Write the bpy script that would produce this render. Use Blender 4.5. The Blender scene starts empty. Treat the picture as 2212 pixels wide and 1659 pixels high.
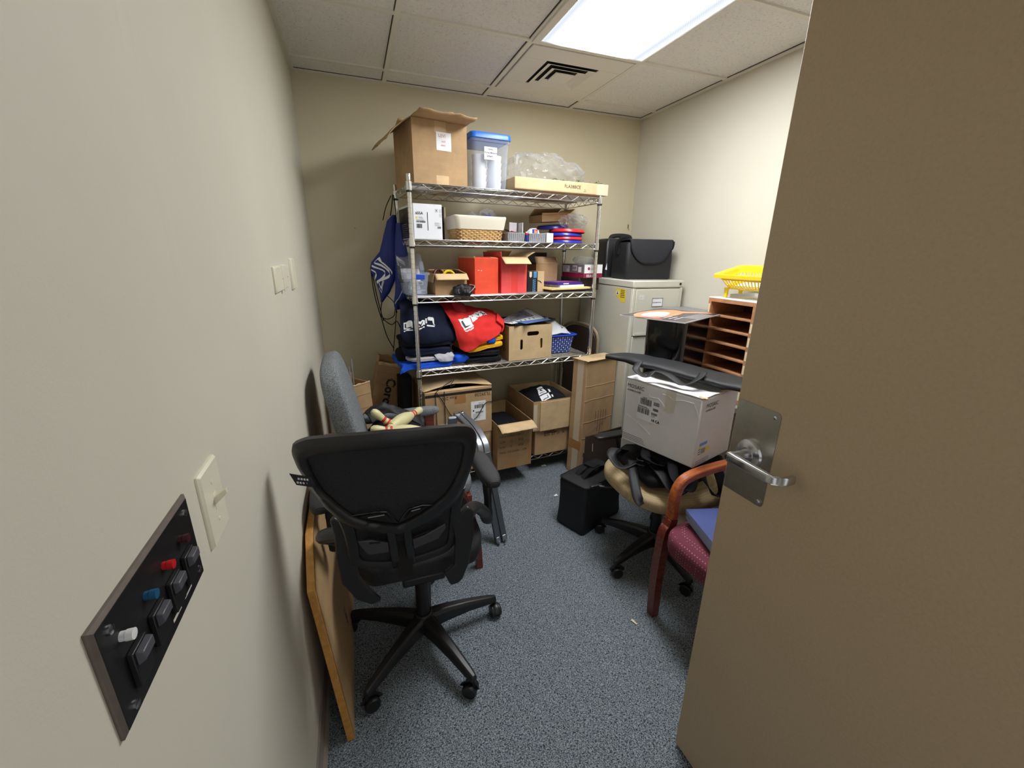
import bpy, bmesh, math, random
from mathutils import Vector, Matrix, noise as mnoise
PI = math.pi
scene = bpy.context.scene
COL = scene.collection

# ---------------------------------------------------------------- materials
def s2l(c):
    def f(v):
        v = v / 255.0
        return v / 12.92 if v <= .04045 else ((v + .055) / 1.055) ** 2.4
    return (f(c[0]), f(c[1]), f(c[2]), 1)

class NT:
    def __init__(self, name):
        self.m = bpy.data.materials.new(name)
        self.m.use_nodes = True
        self.t = self.m.node_tree
        self.b = self.t.nodes['Principled BSDF']
        self.out = self.t.nodes['Material Output']
        self._tc = None
    def n(self, typ, **kw):
        nd = self.t.nodes.new(typ)
        for k, v in kw.items():
            if k in nd.inputs: nd.inputs[k].default_value = v
            else: setattr(nd, k, v)
        return nd
    def l(self, a, b): self.t.links.new(a, b)
    def tc(self, scale=(1, 1, 1), rot=(0, 0, 0)):
        tc = self.n('ShaderNodeTexCoord'); mp = self.n('ShaderNodeMapping')
        mp.inputs['Scale'].default_value = scale; mp.inputs['Rotation'].default_value = rot
        self.l(tc.outputs['Object'], mp.inputs['Vector'])
        return mp.outputs['Vector']
    def noise(self, scale, detail=2, rough=.5, vec=None):
        nd = self.n('ShaderNodeTexNoise'); nd.inputs['Scale'].default_value = scale
        nd.inputs['Detail'].default_value = detail; nd.inputs['Roughness'].default_value = rough
        self.l(vec if vec else self.tc(), nd.inputs['Vector'])
        return nd.outputs['Fac']
    def ramp(self, fac, stops, interp='LINEAR'):
        r = self.n('ShaderNodeValToRGB'); r.color_ramp.interpolation = interp
        e = r.color_ramp.elements
        while len(e) < len(stops): e.new(.5)
        for i, (p, c) in enumerate(stops):
            e[i].position = p; e[i].color = c
        self.l(fac, r.inputs['Fac'])
        return r.outputs['Color']
    def math(self, op, a, b=None):
        nd = self.n('ShaderNodeMath', operation=op)
        for i, v in enumerate((a, b)):
            if v is None: continue
            if isinstance(v, (int, float)): nd.inputs[i].default_value = v
            else: self.l(v, nd.inputs[i])
        return nd.outputs[0]
    def mix(self, fac, a, b):
        nd = self.n('ShaderNodeMix', data_type='RGBA')
        if isinstance(fac, (int, float)): nd.inputs[0].default_value = fac
        else: self.l(fac, nd.inputs[0])
        for s, v in ((6, a), (7, b)):
            if isinstance(v, tuple): nd.inputs[s].default_value = v
            else: self.l(v, nd.inputs[s])
        return nd.outputs[2]
    def bump(self, h, strength=.3, dist=.002):
        nd = self.n('ShaderNodeBump'); nd.inputs['Strength'].default_value = strength
        nd.inputs['Distance'].default_value = dist
        self.l(h, nd.inputs['Height']); self.l(nd.outputs['Normal'], self.b.inputs['Normal'])
    def col(self, c):
        if isinstance(c, tuple): self.b.inputs['Base Color'].default_value = c
        else: self.l(c, self.b.inputs['Base Color'])

def shade(c, k): return (min(1, c[0] * k), min(1, c[1] * k), min(1, c[2] * k), 1)

MAT = {}
def mat(name, rgb, rough=.6, metal=0, vary=0, vscale=8, bump=0, bscale=200, spec=.5, bdist=.002, coat=0, stretch=(1, 1, 1)):
    if name in MAT: return MAT[name]
    k = NT(name); c = s2l(rgb)
    k.b.inputs['Roughness'].default_value = rough
    k.b.inputs['Metallic'].default_value = metal
    k.b.inputs['Specular IOR Level'].default_value = spec
    if coat: k.b.inputs['Coat Weight'].default_value = coat
    v = None
    if vary:
        v = k.tc(stretch)
        k.col(k.ramp(k.noise(vscale, 4, .6, v), [(.3, shade(c, 1 - vary)), (.7, shade(c, 1 + vary))]))
    else: k.col(c)
    if bump: k.bump(k.noise(bscale, 3, .6), bump, bdist)
    MAT[name] = k.m
    return k.m

def mat_weave(name, rgb, rgb2, scale, rough=.9, bump=.4, dots=False):
    k = NT(name)
    k.b.inputs['Roughness'].default_value = rough
    k.b.inputs['Specular IOR Level'].default_value = .25
    v = k.tc()
    vo = k.n('ShaderNodeTexVoronoi', feature='F1'); vo.inputs['Scale'].default_value = scale
    vo.inputs['Randomness'].default_value = 0.0 if dots else .8
    k.l(v, vo.inputs['Vector'])
    k.col(k.ramp(vo.outputs['Distance'], [(.15, s2l(rgb)), (.5, s2l(rgb2))]))
    k.bump(vo.outputs['Distance'], bump, .001)
    MAT[name] = k.m
    return k.m

# ---------------------------------------------------------------- mesh builder
class M:
    def __init__(self): self.v = []; self.f = []; self.mi = []; self.mats = []; self.X = Matrix.Identity(4); self.cur = 0
    def use(self, m):
        if m not in self.mats: self.mats.append(m)
        self.cur = self.mats.index(m); return self
    def xf(self, X): self.X = X; return self
    def add(self, vs, fs):
        o = len(self.v)
        self.v += [self.X @ Vector(p) for p in vs]
        self.f += [tuple(i + o for i in f) for f in fs]; self.mi += [self.cur] * len(fs)
        return self
    def box(self, x0, x1, y0, y1, z0, z1):
        vs = [(x, y, z) for z in (z0, z1) for y in (y0, y1) for x in (x0, x1)]
        return self.add(vs, [(0, 2, 3, 1), (4, 5, 7, 6), (0, 1, 5, 4), (2, 6, 7, 3), (0, 4, 6, 2), (1, 3, 7, 5)])
    def cbox(self, c, s, R=None):
        h = [a / 2 for a in s]
        vs = [Vector((x * h[0], y * h[1], z * h[2])) for z in (-1, 1) for y in (-1, 1) for x in (-1, 1)]
        if R: vs = [R @ p for p in vs]
        vs = [p + Vector(c) for p in vs]
        return self.add(vs, [(0, 2, 3, 1), (4, 5, 7, 6), (0, 1, 5, 4), (2, 6, 7, 3), (0, 4, 6, 2), (1, 3, 7, 5)])
    def tube(self, pts, r, seg=8, cap=True, flat=None, closed=False):
        pts = [Vector(p) for p in pts]; n = len(pts)
        rr = r if isinstance(r, (list, tuple)) else [r] * n
        up = None; vs = []; fs = []
        for i, p in enumerate(pts):
            if closed: t = (pts[(i + 1) % n] - pts[i - 1])
            else: t = (pts[min(i + 1, n - 1)] - pts[max(i - 1, 0)])
            t.normalize()
            if up is None:
                a = Vector((0, 0, 1)) if abs(t.z) < .9 else Vector((0, 1, 0))
                up = (a - t * a.dot(t)).normalized()
            else:
                up = (up - t * up.dot(t))
                up = up.normalized() if up.length > 1e-6 else t.orthogonal().normalized()
            sd = t.cross(up)
            for k in range(seg):
                a = 2 * PI * k / seg
                q = (flat or (1, 1))
                vs.append(p + sd * math.cos(a) * rr[i] * q[0] + up * math.sin(a) * rr[i] * q[1])
        for i in range(n if closed else n - 1):
            for k in range(seg):
                k2 = (k + 1) % seg; j = (i + 1) % n
                fs.append((i * seg + k, i * seg + k2, j * seg + k2, j * seg + k))
        if cap and not closed:
            fs.append(tuple(range(seg - 1, -1, -1))); fs.append(tuple((n - 1) * seg + k for k in range(seg)))
        return self.add(vs, fs)
    def lathe(self, prof, seg=24, c=(0, 0, 0), R=None, cap=True):
        vs = []; fs = []; n = len(prof)
        for r, z in prof:
            for k in range(seg):
                a = 2 * PI * k / seg; p = Vector((r * math.cos(a), r * math.sin(a), z))
                if R: p = R @ p
                vs.append(p + Vector(c))
        for i in range(n - 1):
            for k in range(seg):
                k2 = (k + 1) % seg
                fs.append((i * seg + k, i * seg + k2, (i + 1) * seg + k2, (i + 1) * seg + k))
        if cap:
            fs.append(tuple(range(seg - 1, -1, -1))); fs.append(tuple((n - 1) * seg + k for k in range(seg)))
        return self.add(vs, fs)
    def prism(self, poly, t, o=(0, 0, 0), x=(1, 0, 0), y=(0, 0, 1)):
        # polygon in (x,y) plane, thickness t along x cross y
        X = Vector(x).normalized(); Y = Vector(y).normalized(); N = X.cross(Y); O = Vector(o)
        n = len(poly)
        vs = [O + X * a + Y * b for a, b in poly] + [O + X * a + Y * b + N * t for a, b in poly]
        fs = [tuple(range(n - 1, -1, -1)), tuple(range(n, 2 * n))]
        fs += [(i, (i + 1) % n, n + (i + 1) % n, n + i) for i in range(n)]
        return self.add(vs, fs)
    def grid(self, fn, nu, nv, closed=False):
        vs = [fn(i / (nu if closed else nu - 1), j / (nv - 1)) for j in range(nv) for i in range(nu)]
        fs = []
        for j in range(nv - 1):
            for i in range(nu if closed else nu - 1):
                i2 = (i + 1) % nu
                fs.append((j * nu + i, j * nu + i2, (j + 1) * nu + i2, (j + 1) * nu + i))
        return self.add(vs, fs)
    def loft(self, rings, cap=True):
        n = len(rings[0]); vs = [p for r in rings for p in r]; fs = []
        for j in range(len(rings) - 1):
            for i in range(n):
                i2 = (i + 1) % n
                fs.append((j * n + i, j * n + i2, (j + 1) * n + i2, (j + 1) * n + i))
        if cap:
            fs.append(tuple(range(n - 1, -1, -1))); fs.append(tuple((len(rings) - 1) * n + k for k in range(n)))
        return self.add(vs, fs)
    def pillow(self, c, s, e1=.5, e2=.3, amp=0, fs_=8, seed=0, nu=40, nv=20, R=None, layers=0):
        # superellipsoid with noise: cloth bundles, cushions, crumpled things
        def sg(a, e): return math.copysign(abs(a) ** e, a)
        C = Vector(c)
        def fn(u, v):
            a = 2 * PI * u; b = -PI / 2 + PI * v
            cb = sg(math.cos(b), e1) if 0 < v < 1 else 0
            p = Vector((s[0] / 2 * cb * sg(math.cos(a), e2), s[1] / 2 * cb * sg(math.sin(a), e2), s[2] / 2 * sg(math.sin(b), e1)))
            if amp:
                q = p * fs_ + Vector((seed * 7.1, seed * 3.3, seed))
                d = mnoise.noise(q) + .5 * mnoise.noise(q * 2.3)
                nrm = Vector((p.x / s[0] ** 2, p.y / s[1] ** 2, p.z / s[2] ** 2))
                if nrm.length > 0: p = p + nrm.normalized() * d * amp
            if layers:
                k = 1 - .035 * abs(math.cos(PI * layers * (p.z / s[2] + .5))) ** 6 * 2
                p.x *= k; p.y *= k
            if R: p = R @ p
            return p + C
        return self.grid(fn, nu, nv, closed=True)
    def text(self, s, size, o, x=(1, 0, 0), y=(0, 0, 1), off=.0008, bold=0, align='LEFT', sx=1.0):
        X = Vector(x).normalized(); Y = Vector(y).normalized(); N = X.cross(Y)
        cu = bpy.data.curves.new('t', 'FONT'); cu.body = s; cu.size = size; cu.align_x = align
        cu.resolution_u = 2; cu.offset = bold
        ob = bpy.data.objects.new('t', cu)
        me = bpy.data.meshes.new_from_object(ob)
        vs = [Vector(o) + X * p.co.x * sx + Y * p.co.y + N * off for p in me.vertices]
        fs = [tuple(p.vertices) for p in me.polygons]
        self.add(vs, fs)
        bpy.data.objects.remove(ob); bpy.data.curves.remove(cu); bpy.data.meshes.remove(me)
        return self
    def rect(self, o, x, y, u0, v0, u1, v1, off):
        X = Vector(x).normalized(); Y = Vector(y).normalized(); N = X.cross(Y); O = Vector(o) + N * off
        return self.add([O + X * a + Y * b for a, b in ((u0, v0), (u1, v0), (u1, v1), (u0, v1))], [(0, 1, 2, 3)])
    def build(self, name, m=None, parent=None, smooth=True, bevel=0, solid=0, sub=0, ang=35, seg=2):
        me = bpy.data.meshes.new(name)
        me.from_pydata([tuple(p) for p in self.v], [], self.f)
        ms = self.mats if self.mats else [m]
        for q in ms: me.materials.append(q)
        if self.mats: me.polygons.foreach_set('material_index', self.mi)
        bm = bmesh.new(); bm.from_mesh(me)
        bmesh.ops.recalc_face_normals(bm, faces=bm.faces) if not getattr(self, 'keep', False) else None
        if smooth:
            for f in bm.faces: f.smooth = True
            for e in bm.edges:
                if len(e.link_faces) == 2 and e.calc_face_angle(0) > math.radians(ang): e.smooth = False
        bm.to_mesh(me); bm.free()
        o = bpy.data.objects.new(name, me); COL.objects.link(o)
        if parent: o.parent = parent
        if solid:
            md = o.modifiers.new('s', 'SOLIDIFY'); md.thickness = solid; md.offset = 0
        if bevel:
            md = o.modifiers.new('b', 'BEVEL'); md.width = bevel; md.segments = seg; md.limit_method = 'ANGLE'
            md.angle_limit = math.radians(ang)
        if sub:
            md = o.modifiers.new('u', 'SUBSURF'); md.levels = sub; md.render_levels = sub
        return o

def crumple(m, fr, amp):
    # sharp film-like creases
    for v in m.v:
        q = v * fr; k = abs(mnoise.noise(q)) + .6 * abs(mnoise.noise(q * 2.1 + Vector((3, 1, 2))))
        v *= 1 + amp * (k - .35)
    return m
def tag(o, label, cat, group=None, kind=None):
    o['label'] = label; o['category'] = cat
    if group: o['group'] = group
    if kind: o['kind'] = kind
    return o
def thing(name, label, cat, loc, rz=0, group=None, rot=None):
    o = bpy.data.objects.new(name, None); COL.objects.link(o); o.empty_display_size = .05
    o.location = loc; o.rotation_euler = rot if rot else (0, 0, rz)
    return tag(o, label, cat, group)
def one(o, label, cat, loc=(0, 0, 0), rz=0, group=None, rot=None):
    o.location = loc; o.rotation_euler = rot if rot else (0, 0, rz)
    return tag(o, label, cat, group)
def struct(o, loc=None):
    o['kind'] = 'structure'
    if loc: o.location = loc
    return o

def catmull(p0, p1, p2, p3, t):
    return .5 * ((2 * p1) + (p2 - p0) * t + (2 * p0 - 5 * p1 + 4 * p2 - p3) * t * t + (3 * p1 - p0 - 3 * p2 + p3) * t ** 3)
def spline(pts, n):
    pts = [Vector(p) for p in pts]; m = len(pts) - 1; out = []
    for i in range(n):
        t = i / (n - 1) * m; k = min(int(t), m - 1); f = t - k
        out.append(catmull(pts[max(k - 1, 0)], pts[k], pts[k + 1], pts[min(k + 2, m)], f))
    return out
def patch(ctrl, nu, nv, amp=0, fr=10, seed=0):
    # surface through a grid of control points (rows of points) with cloth wrinkles; returns fn(u,v)
    rows = [spline(r, nu) for r in ctrl]
    cols = [spline([r[i] for r in rows], nv) for i in range(nu)]
    def fn(u, v):
        i = min(int(round(u * (nu - 1))), nu - 1); j = min(int(round(v * (nv - 1))), nv - 1)
        p = cols[i][j].copy()
        if amp:
            a = cols[min(i + 1, nu - 1)][j] - cols[max(i - 1, 0)][j]; b = cols[i][min(j + 1, nv - 1)] - cols[i][max(j - 1, 0)]
            nn = a.cross(b)
            if nn.length > 1e-9:
                q = p * fr + Vector((seed * 5.7, seed * 2.1, seed))
                p += nn.normalized() * amp * (mnoise.noise(q) + .5 * mnoise.noise(q * 2.1))
        return p
    return fn
def ring_rr(cx, cy, z, hx, hy, r, n=6):
    # rounded rectangle ring
    out = []
    for k, (sx, sy) in enumerate(((1, 1), (-1, 1), (-1, -1), (1, -1))):
        for i in range(n):
            a = PI / 2 * (k + i / (n - 1))
            out.append(Vector((cx + sx * (hx - r) + r * math.cos(a), cy + sy * (hy - r) + r * math.sin(a), z)))
    return out

# ---------------------------------------------------------------- shelf frame: s along the front, d into the depth
YAW = math.radians(4.2)
def SH(s, d, z):
    return (.534 + s * math.cos(YAW) - d * math.sin(YAW), 2.50 + s * math.sin(YAW) + d * math.cos(YAW), z)
WORLD = 0.85
EXPOSURE = 0.0
# ---------------------------------------------------------------- material set
def m_wall(name='wall_paint', rgb=(208, 204, 189)):
    k = NT(name); c = s2l(rgb)
    k.b.inputs['Roughness'].default_value = .55; k.b.inputs['Specular IOR Level'].default_value = .3
    k.col(k.ramp(k.noise(2.2, 3), [(.3, shade(c, .97)), (.7, shade(c, 1.02))]))
    k.bump(k.noise(260, 3, .6), .12, .0015)
    return k.m
def m_carpet():
    k = NT('carpet'); k.b.inputs['Roughness'].default_value = .95; k.b.inputs['Specular IOR Level'].default_value = .1
    # basket-like loop weave: two stretched noises swapped by a small checker
    v = k.tc()
    nz = k.n('ShaderNodeTexNoise'); nz.inputs['Scale'].default_value = 30; k.l(v, nz.inputs['Vector'])
    wv = k.n('ShaderNodeVectorMath', operation='MULTIPLY_ADD'); wv.inputs[1].default_value = (.006, .006, .006)
    k.l(nz.outputs['Color'], wv.inputs[0]); k.l(v, wv.inputs[2])
    def strands(sx, sy):
        mp = k.n('ShaderNodeMapping'); mp.inputs['Scale'].default_value = (sx, sy, 1)
        k.l(wv.outputs[0], mp.inputs['Vector'])
        n = k.n('ShaderNodeTexNoise'); n.inputs['Scale'].default_value = 1; n.inputs['Detail'].default_value = 1.5
        k.l(mp.outputs['Vector'], n.inputs['Vector'])
        return n.outputs['Fac']
    a = strands(420, 130); b = strands(130, 420)
    ck = k.n('ShaderNodeTexChecker'); ck.inputs['Scale'].default_value = 95
    k.l(wv.outputs[0], ck.inputs['Vector'])
    h = k.n('ShaderNodeMix', data_type='FLOAT'); k.l(ck.outputs['Fac'], h.inputs[0]); k.l(a, h.inputs[2]); k.l(b, h.inputs[3])
    hh = h.outputs[0]
    base = k.ramp(hh, [(.36, s2l((30, 33, 38))), (.46, s2l((95, 103, 111))), (.62, s2l((162, 171, 178)))])
    big = k.noise(1.3, 3)
    k.col(k.mix(k.math('MULTIPLY', big, .22), base, s2l((92, 99, 106))))
    k.bump(hh, .9, .004)
    return k.m
def m_tile():
    k = NT('ceiling_tile'); k.b.inputs['Roughness'].default_value = .95; k.b.inputs['Specular IOR Level'].default_value = .1
    n = k.noise(170, 3, .65); n2 = k.noise(120, 4, .7)
    k.col(k.ramp(n2, [(.30, s2l((176, 171, 163))), (.40, s2l((234, 231, 226))), (.7, s2l((242, 240, 236)))]))
    k.bump(k.math('ADD', n, n2), .8, .004)
    return k.m
def m_lens():
    k = NT('light_lens'); t = k.t
    v = k.tc()
    sp = k.n('ShaderNodeSeparateXYZ'); k.l(v, sp.inputs[0])
    # tubes glow through the prismatic lens: bright middle, dimmer edge bands with fine prisms
    ax = k.math('ABSOLUTE', sp.outputs['X'])
    fall = k.ramp(k.math('DIVIDE', ax, .29), [(0, (1, 1, 1, 1)), (.56, (1, 1, 1, 1)), (.70, (.045, .046, .049, 1)), (.86, (.026, .027, .030, 1)), (1, (.036, .037, .039, 1))])
    w = k.math('SINE', k.math('MULTIPLY', sp.outputs['Y'], 620)); w2 = k.math('SINE', k.math('MULTIPLY', sp.outputs['X'], 620))
    pr = k.math('ADD', .92, k.math('MULTIPLY', k.math('MULTIPLY', w, w2), .16))
    em = k.n('ShaderNodeEmission')
    mul = k.n('ShaderNodeMix', data_type='RGBA', blend_type='MULTIPLY'); mul.inputs[0].default_value = 1
    k.l(fall, mul.inputs[6]); mul.inputs[7].default_value = (.97, .99, 1, 1)
    k.l(mul.outputs[2], em.inputs['Color'])
    k.l(k.math('MULTIPLY', pr, LIGHT), em.inputs['Strength'])
    k.l(em.outputs[0], k.out.inputs['Surface'])
    return k.m
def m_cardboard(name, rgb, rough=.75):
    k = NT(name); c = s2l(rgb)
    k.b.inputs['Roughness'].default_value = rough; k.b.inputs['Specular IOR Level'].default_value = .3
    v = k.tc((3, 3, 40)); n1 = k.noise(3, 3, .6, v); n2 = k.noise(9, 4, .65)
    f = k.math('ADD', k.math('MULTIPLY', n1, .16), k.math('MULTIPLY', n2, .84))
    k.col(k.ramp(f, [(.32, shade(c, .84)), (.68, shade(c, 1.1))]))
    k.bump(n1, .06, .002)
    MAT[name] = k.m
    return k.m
def m_wood(name, rgb, rgb2, scale=(2, 14, 14), rough=.35, coat=.3):
    k = NT(name); k.b.inputs['Roughness'].default_value = rough; k.b.inputs['Coat Weight'].default_value = coat
    n = k.noise(6, 5, .6, k.tc(scale))
    k.col(k.ramp(n, [(.3, s2l(rgb2)), (.65, s2l(rgb))]))
    k.bump(n, .05, .001)
    return k.m
def m_speckle(name, stops, scale, bump=.35):
    k = NT(name); k.b.inputs['Roughness'].default_value = .95; k.b.inputs['Specular IOR Level'].default_value = .15
    n = k.noise(scale, 2.5, .6)
    k.col(k.ramp(n, [(p, s2l(c)) for p, c in stops])); k.bump(n, bump, .002)
    return k.m
def m_clear(name, tint, alpha, rough=.15, edge=.4):
    # thin clear plastic: mostly see-through, with a glossy coat
    k = NT(name); k.t.nodes.remove(k.b)
    tr = k.n('ShaderNodeBsdfTransparent'); tr.inputs[0].default_value = (.95, .96, .97, 1)
    df = k.n('ShaderNodeBsdfPrincipled'); df.inputs['Base Color'].default_value = s2l(tint); df.inputs['Roughness'].default_value = rough
    df.inputs['Specular IOR Level'].default_value = .8
    lw = k.n('ShaderNodeLayerWeight'); lw.inputs['Blend'].default_value = .35
    fac = k.math('MINIMUM', 1.0, k.math('ADD', alpha, k.math('MULTIPLY', lw.outputs['Facing'], edge)))
    mx = k.n('ShaderNodeMixShader'); k.l(fac, mx.inputs[0]); k.l(tr.outputs[0], mx.inputs[1]); k.l(df.outputs[0], mx.inputs[2])
    k.l(mx.outputs[0], k.out.inputs['Surface'])
    return k.m
def m_dots(name, base, dot, scale, r, rough=.5):
    k = NT(name); k.b.inputs['Roughness'].default_value = rough
    vo = k.n('ShaderNodeTexVoronoi', feature='F1'); vo.inputs['Scale'].default_value = scale; vo.inputs['Randomness'].default_value = .12
    k.l(k.tc(), vo.inputs['Vector'])
    k.col(k.ramp(vo.outputs['Distance'], [(r, s2l(dot)), (r + .05, s2l(base))]))
    return k.m

LIGHT = 34.0
WALL = m_wall(); WALL_B = m_wall('wall_paint_tan', (208, 198, 170)); CARPET = m_carpet(); TILE = m_tile(); LENS = m_lens()
CARD = m_cardboard('cardboard', (182, 150, 112)); CARD_D = m_cardboard('cardboard_worn', (168, 136, 98))
CARD_L = m_cardboard('cardboard_pale', (206, 178, 138)); CARD_IN = m_cardboard('cardboard_inner', (214, 184, 142))
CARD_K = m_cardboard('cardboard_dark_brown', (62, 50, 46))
CARD_RED = m_cardboard('cardboard_red_print', (236, 84, 56), .5); CARD_PINK = m_cardboard('cardboard_coral_print', (234, 86, 86), .5)
CARD_W = mat('white_coated_board', (222, 221, 224), .5, vary=.03, vscale=14, bump=.25, bscale=9, bdist=.006)
CARD_W2 = mat('white_board', (228, 230, 236), .45, vary=.02)
WHITE = mat('white_paper', (236, 237, 240), .6); CREAM = mat('cream_paper', (226, 212, 180), .7)
INK = mat('black_ink', (24, 22, 22), .6); INKB = mat('faded_brown_ink', (74, 56, 40), .7); RINK = mat('red_ink', (196, 96, 90), .7)
GINK = mat('grey_ink', (120, 120, 126), .7); BINK = mat('blue_ink', (44, 62, 150), .6)
TAPE = mat('tan_packing_tape', (168, 122, 74), .3, coat=.3); TAPE_C = mat('clear_tape', (205, 190, 165), .15, coat=.5)
CHROME = mat('chrome', (232, 232, 230), .22, 1); STEEL = mat('brushed_steel', (186, 183, 174), .36, 1, vary=.08, vscale=30, bump=.03, bscale=300)
NICKEL = mat('satin_nickel', (196, 197, 200), .24, 1)
ALU = mat('grey_aluminium', (150, 156, 164), .38, .75, vary=.05)
BLACKP = mat('black_plastic', (26, 26, 28), .42, bump=.06, bscale=500); BLACKG = mat('black_gloss_plastic', (14, 14, 16), .18, coat=.3)
BLACKF = mat('black_fabric', (26, 26, 30), .85, bump=.3, bscale=450, spec=.25); BLACKN = mat('black_nylon', (20, 21, 26), .6, bump=.25, bscale=700, vary=.12)
DARKF = mat('charcoal_nylon', (30, 31, 39), .7, bump=.35, bscale=600, vary=.12)
MESH = mat_weave('black_mesh', (20, 20, 22), (44, 44, 48), 420, .75)
NAVY = mat('navy_cotton', (26, 31, 52), .9, bump=.3, bscale=300, vary=.12, spec=.2); NAVYN = mat('blue_nylon', (26, 44, 122), .55, vary=.15, bump=.1)
ROYAL = mat('royal_blue_cotton', (30, 84, 208), .85, bump=.25, bscale=300, vary=.08, spec=.2); REDC = mat('red_cotton', (218, 52, 50), .85, bump=.25, bscale=300, vary=.06, spec=.2)
YELC = mat('yellow_cotton', (238, 176, 40), .85, bump=.25, bscale=300, vary=.06, spec=.2); GREYC = mat('light_grey_cotton', (186, 186, 194), .85, bump=.3, bscale=250, spec=.2)
BLKC = mat('black_cotton', (24, 25, 30), .9, bump=.3, bscale=250, vary=.15, spec=.2); WHITEC = mat('white_cotton', (212, 214, 220), .85, bump=.3, bscale=200, spec=.2)
OFFW = mat('cream_linen', (222, 214, 196), .85, bump=.25, bscale=250)
CHERRY = m_wood('cherry_wood', (184, 98, 46), (124, 58, 26)); CHERRY_D = m_wood('dark_cherry_wood', (124, 52, 34), (70, 26, 18))
OAK = m_wood('particle_board', (198, 146, 72), (170, 118, 50), (8, 8, 8), .6, 0); SORT = m_wood('sorter_wood', (188, 138, 100), (162, 112, 76), (10, 4, 10), .45, .1)
SORT_D = m_wood('sorter_wood_back', (92, 52, 32), (66, 36, 22), (10, 4, 10), .6, 0)
TANB = mat('tan_board', (168, 138, 98), .7, vary=.08, vscale=20)
CAB = mat('putty_painted_steel', (202, 200, 186), .4, vary=.02); CABD = mat('dark_gap', (60, 58, 54), .8)
GREYM = mat('grey_painted_steel', (136, 136, 138), .45)
DOORM = mat('door_laminate', (186, 166, 138), .45, vary=.06, vscale=160, bump=.05, bscale=200, spec=.35)
IVORY = mat('ivory_plastic', (226, 221, 200), .35); BASEB = mat('grey_vinyl_base', (150, 140, 132), .45, vary=.05)
GRID = mat('grid_paint', (226, 221, 210), .5); VENTM = mat('vent_paint', (226, 223, 214), .5); VOID = mat('vent_dark', (18, 17, 16), .9)
TWEED = m_speckle('grey_tweed', [(.34, (70, 73, 77)), (.46, (108, 112, 116)), (.56, (132, 137, 140)), (.70, (150, 154, 156))], 330)
BURG = m_dots('burgundy_dotted', (108, 46, 62), (186, 124, 128), 85, .16, .9)
TANF = m_dots('tan_mesh_fabric', (186, 166, 128), (126, 106, 74), 240, .28, .9)
YELP = mat('yellow_plastic', (246, 214, 40), .35); BLUEP = mat('blue_plastic', (30, 70, 190), .35); BLUELID = mat('blue_lid_plastic', (44, 110, 214), .35)
REDP = mat('red_plastic', (206, 36, 40), .3); BLUED = mat('blue_disc_plastic', (34, 46, 170), .3); GREYP = mat('grey_plastic', (158, 158, 162), .5)
BSKT = m_dots('blue_basket_plastic', (46, 84, 176), (196, 206, 226), 62, .34, .45)
CLEAR = m_clear('clear_bin_plastic', (206, 214, 232), .20, .15, .35); BAGP = m_clear('crumpled_clear_film', (206, 207, 214), .075, .04, .26)
WICKER = mat('wicker', (206, 166, 108), .6, vary=.22, vscale=22); WICK_D = mat('wicker_stake', (150, 108, 66), .7)
MANILA = mat('manila_paper', (228, 196, 130), .7); PURP = mat('purple_cover', (70, 40, 140), .35); MAGENTA = mat('magenta_print', (170, 62, 140), .35)
MAROON = mat('maroon_print', (140, 24, 62), .45); LGREY = mat('grey_print', (120, 118, 122), .5)
PINW = mat('bowling_pin_white', (216, 208, 160), .4); PINR = mat('bowling_pin_red', (206, 48, 40), .4)
FOLD_B = mat('folder_blue', (66, 78, 134), .5, vary=.06); FOLD_L = mat('folder_edges', (140, 158, 190), .6, vary=.25, vscale=60, stretch=(1, 1, 40))
CHAIRM = mat('brown_vinyl', (66, 54, 44), .5); CHAIRF = mat('tan_steel_tube', (150, 136, 112), .35, .2)
PHOTO1 = mat('photo_grey_print', (150, 146, 156), .25, vary=.5, vscale=30); PHOTO2 = mat('photo_blue_print', (96, 132, 196), .25, vary=.3, vscale=16)
ORANGE = mat('orange_print', (226, 150, 108), .25, vary=.2, vscale=14); DPRINT = mat('dark_print', (70, 60, 66), .25, vary=.3, vscale=20)
GREEN = mat('green_leaf', (74, 92, 44), .6); CYANP = mat('light_blue_print', (96, 168, 226), .5)
YELLAB = mat('yellow_label', (238, 208, 60), .5); GREENR = mat('thread', (30, 30, 32), .8)
# ---------------------------------------------------------------- camera
W_, D_, H_ = 2.316, 3.0787, 2.438
cd = bpy.data.cameras.new('camera'); cam = bpy.data.objects.new('camera', cd); COL.objects.link(cam)
scene.camera = cam
cd.sensor_width = 36; cd.sensor_fit = 'HORIZONTAL'; cd.lens = 898.58 / 2212 * 36; cd.clip_start = .02
ya, pi_, ro = -.3576, -.3025, .0136
fw = Vector((-math.sin(ya) * math.cos(pi_), math.cos(ya) * math.cos(pi_), math.sin(pi_)))
rg = Vector((math.cos(ya), math.sin(ya), 0)); upv = rg.cross(fw)
r2 = rg * math.cos(ro) + upv * math.sin(ro); u2 = -rg * math.sin(ro) + upv * math.cos(ro)
cam.matrix_world = Matrix(((r2.x, u2.x, -fw.x, .2247), (r2.y, u2.y, -fw.y, .1202), (r2.z, u2.z, -fw.z, 1.4858), (0, 0, 0, 1)))

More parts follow.
